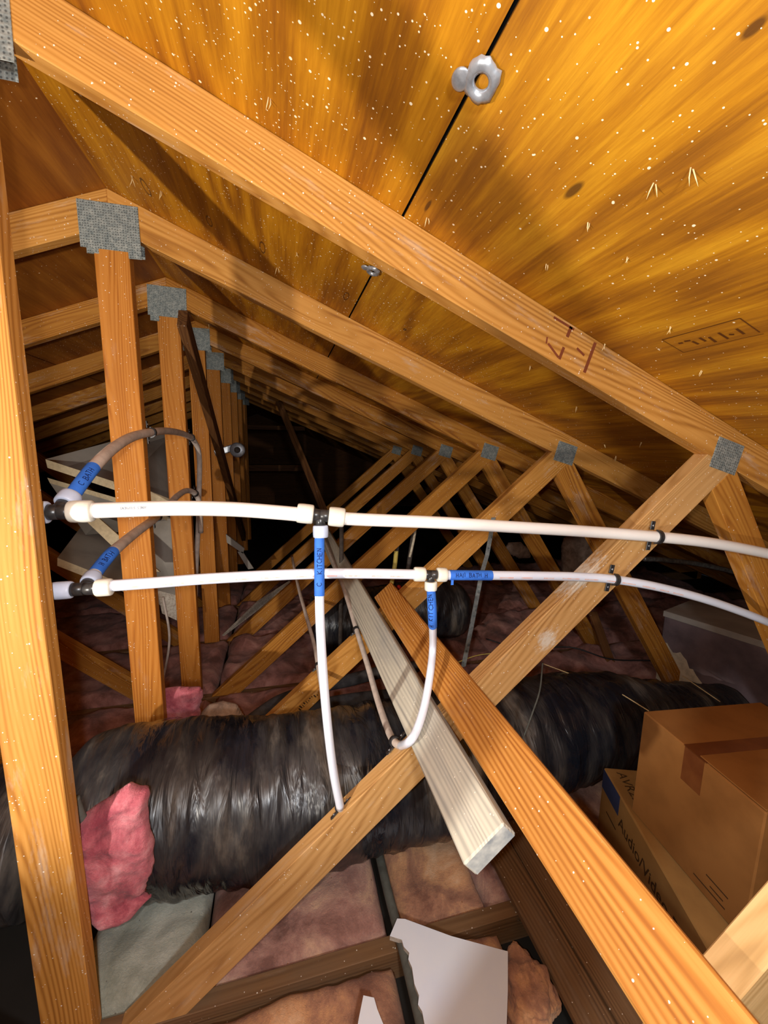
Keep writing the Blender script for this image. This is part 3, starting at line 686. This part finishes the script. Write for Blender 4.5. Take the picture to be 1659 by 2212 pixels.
for i, (px, py, ln) in enumerate(spl):
    c = PR(px, py, -.0002); rr = random.Random(i); bm = bmesh.new(); k = (c - CAM).length
    for j in range(2):
        d = Vector((rr.uniform(-.4, .4), rr.uniform(-.3, .3), -1)).normalized(); Ls = ln / FPX * k * rr.uniform(.9, 1.4)
        tube_bm(bm, [c + Vector((j * .003, 0, 0)), c + d * Ls * .5 + Vector((j * .003, .001, 0)), c + d * Ls], [.0011, .0009, .0001], 4)
    world_obj('wood_splinter', bm, M_SPL, 'pale splinter pushed out by a nail tip under the roof plywood', 'splinter', 'splinters under the roof plywood')

# ------------------------------------------------------------------ black duct(s)
def duct(name, label, ctrl, r0, squash=.96, wr=.012, seed=0.0, nlen=360, nseg=96, rad=None):
    pts = spline(ctrl, nlen); n = len(pts); bm = bmesh.new(); rings = []
    up = Vector((0, 0, 1)); d = 0
    for i in range(n):
        t = (pts[min(i + 1, n - 1)] - pts[max(i - 1, 0)]).normalized(); s = t.cross(up).normalized(); u = s.cross(t)
        if i: d += (pts[i] - pts[i - 1]).length
        rr = r0 * (rad(i / (n - 1)) if rad else 1); ring = []
        for k in range(nseg):
            a = 2 * math.pi * k / nseg; c_, s_ = math.cos(a), math.sin(a)
            q = noise.noise(Vector((d * 26 + seed, c_ * 1.3, s_ * 1.3))) * .7 + noise.noise(Vector((d * 9 + seed + 5 + c_ * 1.2, c_ * 2.6, s_ * 2.6))) * .6 + abs(noise.noise(Vector((d * 48 + s_ * 2, c_ * 3, s_ * 3 + seed)))) * .5
            R = rr * (1 + .025 * noise.noise(Vector((d * 3, c_, s_)))) + wr * q
            ring.append(bm.verts.new(pts[i] + s * c_ * R + u * s_ * R * squash))
        rings.append(ring)
    for i in range(n - 1):
        for k in range(nseg): bm.faces.new((rings[i][k], rings[i][(k + 1) % nseg], rings[i + 1][(k + 1) % nseg], rings[i + 1][k]))
    bm.faces.new(rings[0][::-1]); bm.faces.new(rings[-1])
    return world_obj(name, bm, M_DUCT, label, 'flexible duct')
duct('flexible_duct', 'long fat black flexible duct lying across the floor behind the nearest truss', [(-.07, 1.10, .34), (-.02, 1.10, .35), (.10, 1.105, .355), (.25, 1.11, .335), (.45, 1.115, .31), (.8, 1.12, .305), (1.2, 1.145, .308), (1.6, 1.17, .305), (1.95, 1.175, .235), (2.3, 1.175, .195)], .212,
     rad=lambda t: .62 + .38 * math.sin(min(1, t / .13) * math.pi / 2) - (.32 * (t - .60) / .40 if t > .60 else 0))
duct('flexible_duct', 'black flexible duct bend seen between the nearest post and the rose batt', [(-1.0, 1.12, .20), (-.75, 1.12, .26), (-.5, 1.10, .32), (-.30, 1.09, .34), (-.16, 1.09, .34)], .175, wr=.006, seed=8, nlen=120)
duct('flexible_duct', 'dark black duct behind the second truss, below the lower pipe', [(.62, 2.34, .27), (.8, 2.34, .28), (1.05, 2.34, .30), (1.3, 2.34, .315), (1.5, 2.34, .30), (1.64, 2.34, .29)], .19, wr=.008, seed=3, nlen=160, rad=lambda t: 1.0 if t < .8 else max(.25, math.sqrt(max(0, 1 - ((t - .8) / .2) ** 2 * .93))))
def foam(label, ctrl, r, mat=M_DTUBE, name='insulated_tube', cat='insulated tube', grp=None, n=60):
    bm = bmesh.new(); tube_bm(bm, spline(ctrl, n), r, 16); return world_obj(name, bm, mat, label, cat, grp)
foam('upper of two dark foam tubes behind the big black duct', [P(700, 1480, 1.55), P(760, 1468, 1.57), P(830, 1450, 1.6), P(900, 1440, 1.65)], .026)
foam('lower of two dark foam tubes, close behind the big black duct', [P(640, 1540, 1.50), P(715, 1520, 1.50), P(790, 1508, 1.52), P(870, 1500, 1.55)], .027)
foam('dark foam tube emerging behind the tan lump left of the stamped web', [P(515, 1580, 1.50), P(560, 1545, 1.55), P(605, 1515, 1.62), P(660, 1495, 1.7)], .028)
foam('shiny silver strip at the top of the big black duct', [P(632, 1562, 1.36), P(665, 1557, 1.37), P(700, 1555, 1.38)], .006, M_FOIL, 'foil_strip', 'foil strip')
foam('grey round strap tail hooked over the rose batt beside the nearest post', [P(162, 1725, .86), P(180, 1770, .87), P(208, 1785, .885), P(240, 1800, .895)], .0085, M_COND, 'duct_strap', 'strap')

# ------------------------------------------------------------------ insulation
def batt(x0, x1, y0, y1, z, mat, label, amp=.02, seed=0.0, res=.02, th=.07, cat='insulation batt', fs=6.0):
    bm = bmesh.new(); nx = max(4, int((x1 - x0) / res)); ny = max(4, int((y1 - y0) / res)); g = []
    for i in range(nx + 1):
        row = []
        for j in range(ny + 1):
            u, v = i / nx, j / ny; x = x0 + (x1 - x0) * u; y = y0 + (y1 - y0) * v
            e = min(u * (x1 - x0), (1 - u) * (x1 - x0), v * (y1 - y0), (1 - v) * (y1 - y0)); ed = min(1, e / .045)
            h = noise.fractal(Vector((x * fs + seed, y * fs, seed)), 1.0, 2.0, 4) * amp + abs(noise.noise(Vector((x * 4 + seed, y * 7, 3)))) * amp * .9
            row.append(bm.verts.new((x, y, z + h - (1 - math.sqrt(max(0, 1 - (1 - ed) ** 2))) * .045)))
        g.append(row)
    for i in range(nx):
        for j in range(ny): bm.faces.new((g[i][j], g[i + 1][j], g[i + 1][j + 1], g[i][j + 1]))
    rim = [g[i][0] for i in range(nx + 1)] + [g[nx][j] for j in range(1, ny + 1)] + [g[i][ny] for i in range(nx - 1, -1, -1)] + [g[0][j] for j in range(ny - 1, 0, -1)]
    lo = [bm.verts.new((v.co.x, v.co.y, max(.004, z - th))) for v in rim]
    for i in range(len(rim)): bm.faces.new((rim[i], lo[i], lo[(i + 1) % len(rim)], rim[(i + 1) % len(rim)]))
    bm.faces.new(lo[::-1]); return world_obj('insulation_batt', bm, mat, label, cat, 'floor insulation batts')
def bay(k): return (T(k) + .042, T(k + 1) - .004)     # bay between truss k and k+1
b0 = bay(0); b1 = bay(1)
batt(-.02, .16, b0[0], b0[1], .075, M_INS, 'pink floor batt at the foot of the nearest post', .016, 1)
batt(.17, .70, b0[0], b0[1], .078, M_INSO, 'orange-pink floor batt left of the grey conduit, at the bottom edge', .020, 2, .012)
batt(.73, .99, b0[0] + .1, b0[1], .074, M_INSO, 'orange-pink floor batt under the white gypsum scrap', .022, 4, .012)
batt(-.05, .236, b1[0], b1[1], .095, M_INSG, 'grey-green floor batt between the nearest post and the lower web', .016, 5, .012)
batt(.240, .698, b1[0], b1[1], .090, M_INS, 'pink floor batt in front of the big black duct, left of the conduit', .016, 6, .012)
batt(.735, .985, b1[0], b1[1], .093, M_INSO, 'orange-pink floor batt right of the conduit, below the grey board end', .018, 7, .012)
batt(.99, 2.9, b1[0], b1[1], .070, M_INS, 'pink floor batt behind the cardboard boxes under the big duct', .016, 8)
batt(1.5, 3.0, b0[0], b0[1], .070, M_INS, 'pink floor batt beyond the cardboard boxes', .016, 8.5)
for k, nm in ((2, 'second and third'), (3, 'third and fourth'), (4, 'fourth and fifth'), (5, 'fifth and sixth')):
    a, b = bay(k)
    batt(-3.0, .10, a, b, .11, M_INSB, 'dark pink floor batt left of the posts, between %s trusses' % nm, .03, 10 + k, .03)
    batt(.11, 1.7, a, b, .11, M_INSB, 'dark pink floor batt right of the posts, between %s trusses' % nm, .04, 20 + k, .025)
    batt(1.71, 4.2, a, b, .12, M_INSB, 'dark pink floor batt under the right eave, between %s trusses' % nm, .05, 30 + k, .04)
def pillow(name, label, cat, outline, org, eu, ev, en, th, mat, amp=.012, res=.008, seed=0.0, edge=.035, fs=12.0, group=None):
    """lumpy pad: outline in (u,v) metres on the plane org+u*eu+v*ev, bulging along en"""
    us = [p[0] for p in outline]; vs = [p[1] for p in outline]
    def inside(x, y):
        c = False; n = len(outline); j = n - 1
        for i in range(n):
            (xi, yi), (xj, yj) = outline[i], outline[j]
            if (yi > y) != (yj > y) and x < (xj - xi) * (y - yi) / (yj - yi) + xi: c = not c
            j = i
        return c
    def dist(x, y):
        m = 9; n = len(outline)
        for i in range(n):
            ax, ay = outline[i]; bx, by = outline[(i + 1) % n]; L2 = (bx - ax) ** 2 + (by - ay) ** 2 + 1e-12
            t = max(0, min(1, ((x - ax) * (bx - ax) + (y - ay) * (by - ay)) / L2)); m = min(m, math.hypot(x - ax - t * (bx - ax), y - ay - t * (by - ay)))
        return m
    nx = int((max(us) - min(us)) / res) + 2; ny = int((max(vs) - min(vs)) / res) + 2; bm = bmesh.new(); F = {}; Bk = {}; cells = []
    def vert(D, i, j, s):
        if (i, j) not in D:
            u = min(us) + i * res; v = min(vs) + j * res
            d = dist(u, v) if inside(u, v) else 0; k = math.sqrt(min(1, d / edge) * (2 - min(1, d / edge)))
            nz = noise.fractal(Vector((u * fs + seed, v * fs, seed)), 1.0, 2.0, 4)
            D[(i, j)] = bm.verts.new(org + eu * u + ev * v + en * s * (th / 2 * k + (.002 + amp * nz * (k if s > 0 else .3))) + eu * amp * .5 * noise.noise(Vector((v * 30, seed, u * 10))))
        return D[(i, j)]
    for i in range(nx):
        for j in range(ny):
            if inside(min(us) + (i + .5) * res, min(vs) + (j + .5) * res): cells.append((i, j))
    cs = set(cells)
    for i, j in cells:
        bm.faces.new([vert(F, *q, 1) for q in ((i, j), (i + 1, j), (i + 1, j + 1), (i, j + 1))]); bm.faces.new([vert(Bk, *q, -1) for q in ((i, j + 1), (i + 1, j + 1), (i + 1, j), (i, j))])
        for (di, dj, a, b) in ((-1, 0, (i, j), (i, j + 1)), (1, 0, (i + 1, j + 1), (i + 1, j)), (0, -1, (i + 1, j), (i, j)), (0, 1, (i, j + 1), (i + 1, j + 1))):
            if (i + di, j + dj) not in cs: bm.faces.new((F[a], F[b], Bk[b], Bk[a]))
    return world_obj(name, bm, mat, label, cat, group)
def outl(pxs, Y): o_ = [P(x, y, Y) for x, y in pxs]; return [(p.x, p.z) for p in o_]
EX, EZ, EN = Vector((1, 0, 0)), Vector((0, 0, 1)), Vector((0, -1, 0))
Yb = .875
pillow('insulation_batt', 'bright rose batt standing beside the nearest post, in front of the big duct', 'insulation batt',
       outl([(150, 1790), (205, 1745), (255, 1710), (285, 1692), (300, 1705), (316, 1704), (322, 1760), (330, 1830), (328, 1880), (315, 1920), (290, 1935), (320, 1935), (290, 1970), (255, 1985), (222, 1998), (200, 1980), (160, 1960)], Yb), Vector((0, Yb, 0)), EX, EZ, EN, .05, M_ROSE, .016, .005, 2.0, .03, 13)
pillow('insulation_batt', 'small rose batt on top of the big duct behind the second post', 'insulation batt',
       outl([(316, 1575), (318, 1530), (326, 1502), (350, 1490), (380, 1484), (410, 1486), (436, 1484), (442, 1500), (430, 1530), (432, 1560), (420, 1580)], 1.48), Vector((0, 1.48, 0)), EX, EZ, EN, .05, M_ROSE, .014, .006, 6.0, .03, 14)
pillow('insulation_lump', 'rounded tan lump behind the big duct, right of the small rose batt', 'insulation lump',
       outl([(425, 1580), (432, 1545), (450, 1525), (480, 1518), (510, 1525), (528, 1550), (530, 1585)], 1.56), Vector((0, 1.56, 0)), EX, EZ, EN, .09, M_TANI, .006, .007, 9.0, .05, 10)
pillow('insulation_lump', 'pale tan lump of insulation seen between the lower and upper pipes at right', 'insulation lump',
       outl([(1218, 1240), (1216, 1185), (1225, 1160), (1260, 1150), (1300, 1160), (1305, 1230), (1280, 1250)], 2.95), Vector((0, 2.95, 0)), EX, EZ, EN, .16, M_TANI, .02, .02, 11.0, .08, 6)
pillow('insulation_lump', 'small whitish tuft of insulation left of the pale tan lump', 'insulation lump',
       outl([(1092, 1185), (1100, 1172), (1125, 1172), (1145, 1190), (1145, 1205), (1120, 1205), (1100, 1196)], 2.95), Vector((0, 2.95, 0)), EX, EZ, EN, .08, M_TANI, .02, .012, 12.0, .05, 9)
# curled batt tufts near the bottom edge
def tuft(label, px, py, z, sx, sy, sz, mat, seed, rot=0.0):
    c = PZ(px, py, z); bm = bmesh.new(); bmesh.ops.create_icosphere(bm, subdivisions=5, radius=1)
    for v in bm.verts:
        q = v.co.copy(); k = 1 + .28 * noise.fractal(q * 1.6 + Vector((seed, 0, 0)), 1.0, 2.0, 4); x, y = q.x * sx * k, q.y * sy * k
        v.co = c + Vector((x * math.cos(rot) - y * math.sin(rot), x * math.sin(rot) + y * math.cos(rot), q.z * sz * k))
    return world_obj('insulation_tuft', bm, mat, label, 'insulation tuft')
tuft('torn orange-pink tuft between the white gypsum scrap and the planks', 1138, 2140, .098, .060, .075, .045, M_INSO, 2, -.25)

# ------------------------------------------------------------------ floor things
def plank(x0, x1, ya, yb, z, label, mat=M_PLANK, tilt=0.0):
    mw = frame(Vector(((x0 + x1) / 2, (ya + yb) / 2, z)), Vector((math.sin(tilt), math.cos(tilt), 0)), y=Vector((1, 0, 0))); o = put('floor_plank', boxbm(yb - ya, x1 - x0, .020, .003), mat, None, mw)
    return tag(o, label, 'wooden plank', 'planks laid over the bottom chords')
plank(1.045, 1.128, -.3, 1.02, .102, 'narrow brown plank on the floor, left one under the orange-brown board')
plank(1.132, 1.42, -.3, 1.03, .102, 'wide dusty brown plank on the floor under the cardboard boxes')
plank(1.424, 1.95, -.3, .90, .102, 'brown plank under the right side of the cardboard boxes')
foam('grey-green conduit lying on the floor insulation towards the bottom edge', [(.716, .2, .132), (.714, .5, .124), (.716, .75, .120), (.712, .9, .125), (.714, 1.06, .120), (.716, 1.3, .10)], .0125, M_COND, 'conduit', 'conduit')
def scrap(label, pts, z, group='white gypsum scraps'):
    bm = bmesh.new(); q = [PZ(x, y, z) for x, y in pts]; a = [bm.verts.new(p) for p in q]; b = [bm.verts.new(p - Vector((0, 0, .0125))) for p in q]
    f = bm.faces.new(a); bm.faces.new(b[::-1]); n = len(q)
    for i in range(n):
        s = bm.faces.new((a[i], b[i], b[(i + 1) % n], a[(i + 1) % n])); s.material_index = 1
    return world_obj('gypsum_scrap', bm, [M_GYP, M_GYPE], label, 'plasterboard scrap', group, smooth=False)
scrap('large torn white plasterboard scrap lying at the bottom edge', [(858, 1984), (875, 1985), (975, 2022), (1097, 2055), (1097, 2140), (1093, 2260), (925, 2260), (917, 2212), (912, 2185), (903, 2170), (905, 2150), (895, 2125), (890, 2090), (882, 2072), (884, 2058), (872, 2045), (868, 2030), (842, 2022)], .142)
scrap('small white plasterboard sliver left of the large one', [(785, 2150), (808, 2155), (815, 2180), (828, 2212), (845, 2260), (765, 2260), (775, 2200)], .135)

# ------------------------------------------------------------------ cardboard boxes
def wtext(body, size, mw, mat, parent, name='print', bold=0.0):
    c = bpy.data.curves.new('t', 'FONT'); c.body = body; c.size = size; c.offset = bold; c.extrude = .0001; c.resolution_u = 3
    to = bpy.data.objects.new('t', c); COL.objects.link(to); dg = bpy.context.evaluated_depsgraph_get(); me = bpy.data.meshes.new_from_object(to.evaluated_get(dg))
    bpy.data.objects.remove(to); bpy.data.curves.remove(c); me.materials.clear(); me.materials.append(mat)
    o = bpy.data.objects.new(name, me); COL.objects.link(o); o.parent = parent; o.matrix_local = Matrix.Translation(parent.location).inverted() @ mw; return o
zt = .352
A1 = PZ(1304, 1657, zt); A2 = PZ(1533, 2057, zt); eL = (A2 - A1); eL.z = 0; eL.normalize(); eW = Vector((-eL.y, eL.x, 0))
if eW.x < 0: eW = -eW
LB, WB, HB = .53, .46, zt - .114
root = empty('receiver_box', A1 + Vector((0, 0, -HB)), 'lower cardboard box with printed lettering and a navy label', 'cardboard box', 'cardboard boxes')
mwb = frame(A1 + eL * LB / 2 + eW * WB / 2 - Vector((0, 0, HB / 2)), eL, y=eW)
put('carton', boxbm(LB, WB, HB, .004), M_CARD2, root, mwb)
out = -eW
def face_mw(org, xd, yd): return frame(org, xd, y=yd)
wtext('Audio/Video Receiver', .047, face_mw(A1 + eL * .115 + out * .0006 + Vector((0, 0, -.088)), eL, Vector((0, 0, 1))), M_CINK, root, bold=.0003)
lbl = boxbm(.105, .062, .0008, 0)
put('label', lbl, M_NAVY, root, face_mw(A1 + eL * .056 + out * .0005 + Vector((0, 0, -.034)), eL, Vector((0, 0, 1))))
put('label', boxbm(.060, .004, .0008, 0), M_CINK, root, face_mw(A1 + eL * .075 + out * .0005 + Vector((0, 0, -.115)), eL, Vector((0, 0, 1))))
wtext('AVR225', .038, face_mw(A1 + eL * .018 + eW * .030 + Vector((0, 0, .0006)), eL, eW), M_CINK, root)
# upper box
c0 = PZ(1370, 1755, zt); c1 = PZ(1625, 1965, zt); c1 = PZ(1612, 1990, zt)
zc = .652; t0_ = PZ(1390, 1536, zc); t1_ = PZ(1655, 1757, zc); e1 = (t1_ - t0_); L1 = e1.length; e1.normalize(); e2 = Vector((-e1.y, e1.x, 0)); e2 = e2 if e2.x > 0 else -e2
W1_ = .36; H1 = zc - zt - .001
root = empty('cardboard_box', t0_ - Vector((0, 0, H1)), 'plain upper cardboard box sealed with brown tape, standing on the printed box', 'cardboard box', 'cardboard boxes')
mwb = frame(t0_ + e1 * L1 / 2 + e2 * W1_ / 2 - Vector((0, 0, H1 / 2)), e1, y=e2)
put('carton', boxbm(L1, W1_, H1, .003), M_CARD, root, mwb)
sp = L1 * .50
put('packing_tape', boxbm(.058, W1_, .0008, 0), M_PTAPE, root, frame(t0_ + e1 * sp + e2 * W1_ / 2 + Vector((0, 0, .0006)), e1, y=e2))
put('packing_tape', boxbm(.050, .085, .0008, 0), M_PTAPE, root, frame(t0_ + e1 * sp - e2 * .0006 - Vector((0, 0, .0425)), e1, y=Vector((0, 0, 1))))
put('flap', boxbm(L1 * .46, W1_ * .98, .003, .001), M_CARD, root, frame(t0_ + e1 * L1 * .76 + e2 * W1_ * .5 + Vector((0, 0, .0024)), e1, y=e2))
for (a_, l_, h_) in ((.20, .075, .275), (.255, .03, .262), (.25, .05, .245)):
    put('print', boxbm(l_, .0025, .0006, 0), M_CINK, root, frame(t0_ + e1 * (L1 * .55 + a_ * .3) - e2 * .0005 - Vector((0, 0, h_)), e1, y=Vector((0, 0, 1))))

# ------------------------------------------------------------------ right background: plenum, sticks, cables
zp = .557; q0 = PZ(1436, 1320, zp); q1 = PZ(1700, 1402, zp); d1 = (q1 - q0); Lp = d1.length; d1.normalize(); d2 = Vector((-d1.y, d1.x, 0)); d2 = d2 if d2.y > 0 else -d2
root = empty('duct_plenum', q0 - Vector((0, 0, .42)), 'dark duct-board plenum box with tan mastic at the right end of the big duct', 'duct box')
hp = .42
put('board_box', boxbm(Lp, .30, hp, .004), M_PLEN, root, frame(q0 + d1 * Lp / 2 + d2 * .15 - Vector((0, 0, hp / 2)), d1, y=d2))
put('lid', boxbm(Lp + .01, .31, .03, .003), M_DBRD, root, frame(q0 + d1 * Lp / 2 + d2 * .15 - Vector((0, 0, .013)), d1, y=d2))
bm = bmesh.new(); rr = random.Random(4); topv = []; botv = []
for i in range(25):
    u = i / 24; hh = -.13 - .26 * u + .022 * rr.uniform(-1, 1); topv.append(q0 + d1 * (u * Lp * .8) + Vector((0, 0, hh))); botv.append(q0 + d1 * (u * Lp * .8) + Vector((0, 0, min(hh - .01, -.36 - .08 * u))))
off = -d2 * .004
ta = [bm.verts.new(v + off) for v in topv]; ba = [bm.verts.new(v + off) for v in botv]
for i in range(24): bm.faces.new((ta[i], ta[i + 1], ba[i + 1], ba[i]))
ms = world_part('mastic', bm, M_MAST, root, False)
bm = bmesh.new(); bmesh.ops.create_icosphere(bm, subdivisions=4, radius=1)
fc = PZ(1650, 1440, .40) 
for v in bm.verts: v.co = P(1652, 1432, 1.36) + Vector((v.co.x * .05, v.co.y * .03, v.co.z * .07)) * (1 + .45 * noise.noise(v.co * 3.1))
world_obj('foil_wad', bm, M_FOIL, 'crumpled shiny foil wad at the right edge by the duct box', 'foil')
def stick(label, a, b, r, mat, name='straw', cat='straw', mid=None, grp=None):
    ctrl = [a, (a + b) / 2 + (mid or Vector((0, 0, 0))), b]; return foam(label, ctrl, r, mat, name, cat, grp, 16)
stick('pale stiff straw poking from under the nearest web onto the duct', P(1174, 1434, 1.30), P(1286, 1476, 1.16), .0018, M_STRAW)
stick('pale straw lying on the right part of the duct beside the upper box', P(1344, 1500, 1.03), P(1402, 1536, .96), .0018, M_STRAW)
stick('pale straw lying on the duct above the upper box corner', P(1474, 1460, 1.22), P(1556, 1516, 1.08), .0016, M_STRAW)
foam('thin grey cord hanging over the duct below the nearest web', [P(1172, 1432, 1.02), P(1166, 1490, .93), P(1150, 1540, .895), P(1128, 1600, .885)], .0022, M_COND, 'cord', 'cord')
foam('thin black cable snaking across behind the duct towards the duct box', [P(1050, 1380, 1.9), P(1130, 1402, 1.75), P(1230, 1398, 1.6), P(1320, 1424, 1.5), P(1420, 1428, 1.45), P(1500, 1446, 1.42), P(1590, 1478, 1.36), P(1700, 1512, 1.30)], .0035, M_CABLE, 'cable', 'cable')
foam('yellow-green wire across the floor left of the nearest web', [P(985, 1432, 1.55), P(1030, 1416, 1.6), P(1075, 1410, 1.65)], .0022, M_YEL, 'wire', 'wire')
# galvanised strap
bm = bmesh.new(); sp_ = [P(1066, 1118, 1.40), P(1060, 1155, 1.392), P(1052, 1200, 1.385), P(1040, 1240, 1.34), P(1020, 1345, 1.30), P(1001, 1440, 1.26)]
s_w = .0088; rows = []
for p in sp_: rows.append([bm.verts.new(p + Vector((sx * s_w, sy, 0))) for sx, sy in ((-1, -.001), (1, -.001), (1, .001), (-1, .001))])
for a, b in zip(rows, rows[1:]):
    for j in range(4): bm.faces.new((a[j], a[(j + 1) % 4], b[(j + 1) % 4], b[j]))
bm.faces.new(rows[0][::-1]); bm.faces.new(rows[-1]); world_obj('metal_strap', bm, M_STRAP, 'galvanised hanging strap from the second web down to the duct', 'metal strap', smooth=False)
foam('dark vertical iron pipe behind the bluish hanging pipe', [P(738, 1125, 2.1), P(737, 1260, 2.1), P(735, 1420, 2.1)], .012, M_RUST, 'iron_pipe', 'pipe')
foam('dark iron pipe stub with flaking white foam under the upper pipe', [P(898, 1105, 2.1), P(892, 1160, 2.1), P(880, 1240, 2.1)], .013, M_RUST, 'iron_pipe', 'pipe')
foam('streak of white expanding foam on the dark iron pipe stub', [P(900, 1108, 2.08), P(899, 1130, 2.08), P(895, 1160, 2.08), P(888, 1192, 2.08), P(885, 1203, 2.08)], .007, M_WHT, 'foam_streak', 'foam')
foam('yellow foam covered pipe stub between the two white pipes', [P(856, 1190, 2.1), P(853, 1220, 2.1), P(846, 1260, 2.1), P(838, 1294, 2.1)], .0125, M_YEL, 'foam_sleeve', 'pipe')
foam('dark iron rod sticking out of the yellow foam sleeve', [P(861, 1172, 2.1), P(858, 1190, 2.1)], .008, M_RUST, 'iron_rod', 'rod')
bm = bmesh.new(); bmesh.ops.create_icosphere(bm, subdivisions=3, radius=.011)
for v in bm.verts: v.co = v.co * (1 + .3 * noise.noise(v.co * 90)) + P(862, 1268, 1.9)
world_obj('wire_nut', bm, M_REDB, 'tiny red cap beside the top end of the orange-brown board', 'cap')
# silver wrapped duct far right
foam('silver-wrapped far duct glimpsed under the upper pipe at right', [P(1390, 1207, 1.75), P(1430, 1209, 1.75), P(1500, 1217, 1.75), P(1560, 1229, 1.75), P(1600, 1240, 1.75)], .014, M_SILV, 'silver_duct', 'duct')
# dark stick leaning behind second web
o = beam('dark_stick', P(1280, 1322, 2.0), P(1320, 1435, 1.80), .05, .02, (1, 0, .2), M_DARKW); tag(o, 'dark stick leaning behind the nearest web, left of the duct box', 'wooden stick')

# ------------------------------------------------------------------ left background: duct-board panels
def panel(label, quad, thick, mats, name='duct_board_panel', grp='loose board panels'):
    """four points (front face), pushed away from the viewer side"""
    q = [Vector(p) for p in quad]; n = (q[1] - q[0]).cross(q[3] - q[0]).normalized()
    if n.dot(CAM - q[0]) > 0: n = -n
    bm = bmesh.new(); a = [bm.verts.new(p) for p in q]; b = [bm.verts.new(p + n * thick) for p in q]; bm.faces.new(a); bm.faces.new(b[::-1])
    for i in range(4):
        s = bm.faces.new((a[i], b[i], b[(i + 1) % 4], a[(i + 1) % 4])); s.material_index = 1
    return world_obj(name, bm, mats, label, 'board panel', grp, smooth=False)
def thickslab(label, quad, down, mats):
    q = [Vector(p) for p in quad]; bm = bmesh.new(); a = [bm.verts.new(p) for p in q]; b = [bm.verts.new(p + Vector(down)) for p in q]; bm.faces.new(a); bm.faces.new(b[::-1])
    for i in range(4):
        s = bm.faces.new((a[i], b[i], b[(i + 1) % 4], a[(i + 1) % 4])); s.material_index = 1
    return world_obj('duct_board_panel', bm, mats, label, 'board panel', 'loose board panels', smooth=False)
thickslab('large grey board panel lying tilted behind the second post, left', [P(98, 992, 2.55), P(375, 918, 3.35), P(390, 1085, 2.75), P(245, 1040, 2.35)], (.01, -.01, -.045), [M_DBRD, M_DEDGE])
thickslab('grey board panel directly beneath the large tilted one', [P(102, 1032, 2.62), P(250, 1075, 2.45), P(395, 1128, 2.8), P(180, 1145, 2.75)], (.01, 0, -.03), [M_DBRD, M_DEDGE])
thickslab('lower grey board panel with a tan front edge, left of the second post', [P(190, 1118, 3.0), P(350, 1205, 2.9), P(275, 1265, 2.4), P(124, 1205, 2.4)], (.0, -.01, -.040), [M_DBRD, M_DEDGE])
panel('tan board strip leaning on the lower grey panel', [P(180, 1120, 2.38), P(212, 1118, 2.38), P(345, 1235, 2.30), P(300, 1235, 2.30)], .02, [M_DEDGE, M_DEDGE])
panel('pale grey upright panel between the second and third posts', [P(318, 1120, 2.7), P(400, 1120, 2.7), P(402, 1345, 2.5), P(335, 1300, 2.5)], .03, [M_DBRD, M_DEDGE])
panel('white jagged board piece standing low between the second and third posts', [P(340, 1275, 2.35), P(395, 1290, 2.35), P(392, 1345, 2.3), P(350, 1325, 2.3)], .015, [M_GYPE, M_GYPE])
panel('small gypsum block on the grey panel between the second and third posts', [P(322, 1060, 2.25), P(378, 1082, 2.25), P(374, 1088, 2.22), P(322, 1078, 2.22)], .04, [M_DEDGE, M_DEDGE])
# narrow white strip and slats
panel('narrow white strip leaning low behind the third post', [P(484, 1374, 2.65), P(560, 1300, 2.9), P(628, 1256, 3.2), P(632, 1262, 3.2)], .02, [M_GYPE, M_GYPE], 'white_strip')
panel('grey slat end beside the fourth post, upper of two', [P(488, 1154, 3.2), P(528, 1185, 3.2), P(525, 1196, 3.2), P(490, 1172, 3.2)], .02, [M_DBRD, M_DBRD], 'grey_slat')
panel('grey slat end beside the fourth post, lower of two', [P(513, 1192, 3.2), P(524, 1192, 3.2), P(548, 1228, 3.2), P(536, 1230, 3.2)], .02, [M_DBRD, M_DBRD], 'grey_slat')
# round grey fitting on the fifth post
kc = P(513, 972, T(5) - .01); root = empty('round_bracket', kc, 'round grey metal fitting with arm on a far post', 'metal fitting')
bm = bmesh.new(); tube_bm(bm, [kc + Vector((0, .03, 0)), kc + Vector((0, -.01, 0)), kc + Vector((0, -.014, 0))], [.055, .055, .048], 28); world_part('disc', bm, M_CLIP, root)
bm = bmesh.new(); tube_bm(bm, [kc + Vector((0, -.012, 0)), kc + Vector((0, -.022, 0))], [.024, .020], 20); world_part('hub', bm, M_RUST, root)
a = kc + Vector((-.16, .01, .0)); o2 = put('arm', boxbm(.17, .05, .02, .006), M_CLIP, root, frame((a + kc) / 2, Vector((1, 0, .35)), z=Vector((0, -1, 0))))
# faint far storage shelf and bits in the dark end
for i, (px, py, w_, h_, lb) in enumerate(((590, 925, .9, .06, 'upper'), (590, 1010, 1.0, .09, 'lower'))):
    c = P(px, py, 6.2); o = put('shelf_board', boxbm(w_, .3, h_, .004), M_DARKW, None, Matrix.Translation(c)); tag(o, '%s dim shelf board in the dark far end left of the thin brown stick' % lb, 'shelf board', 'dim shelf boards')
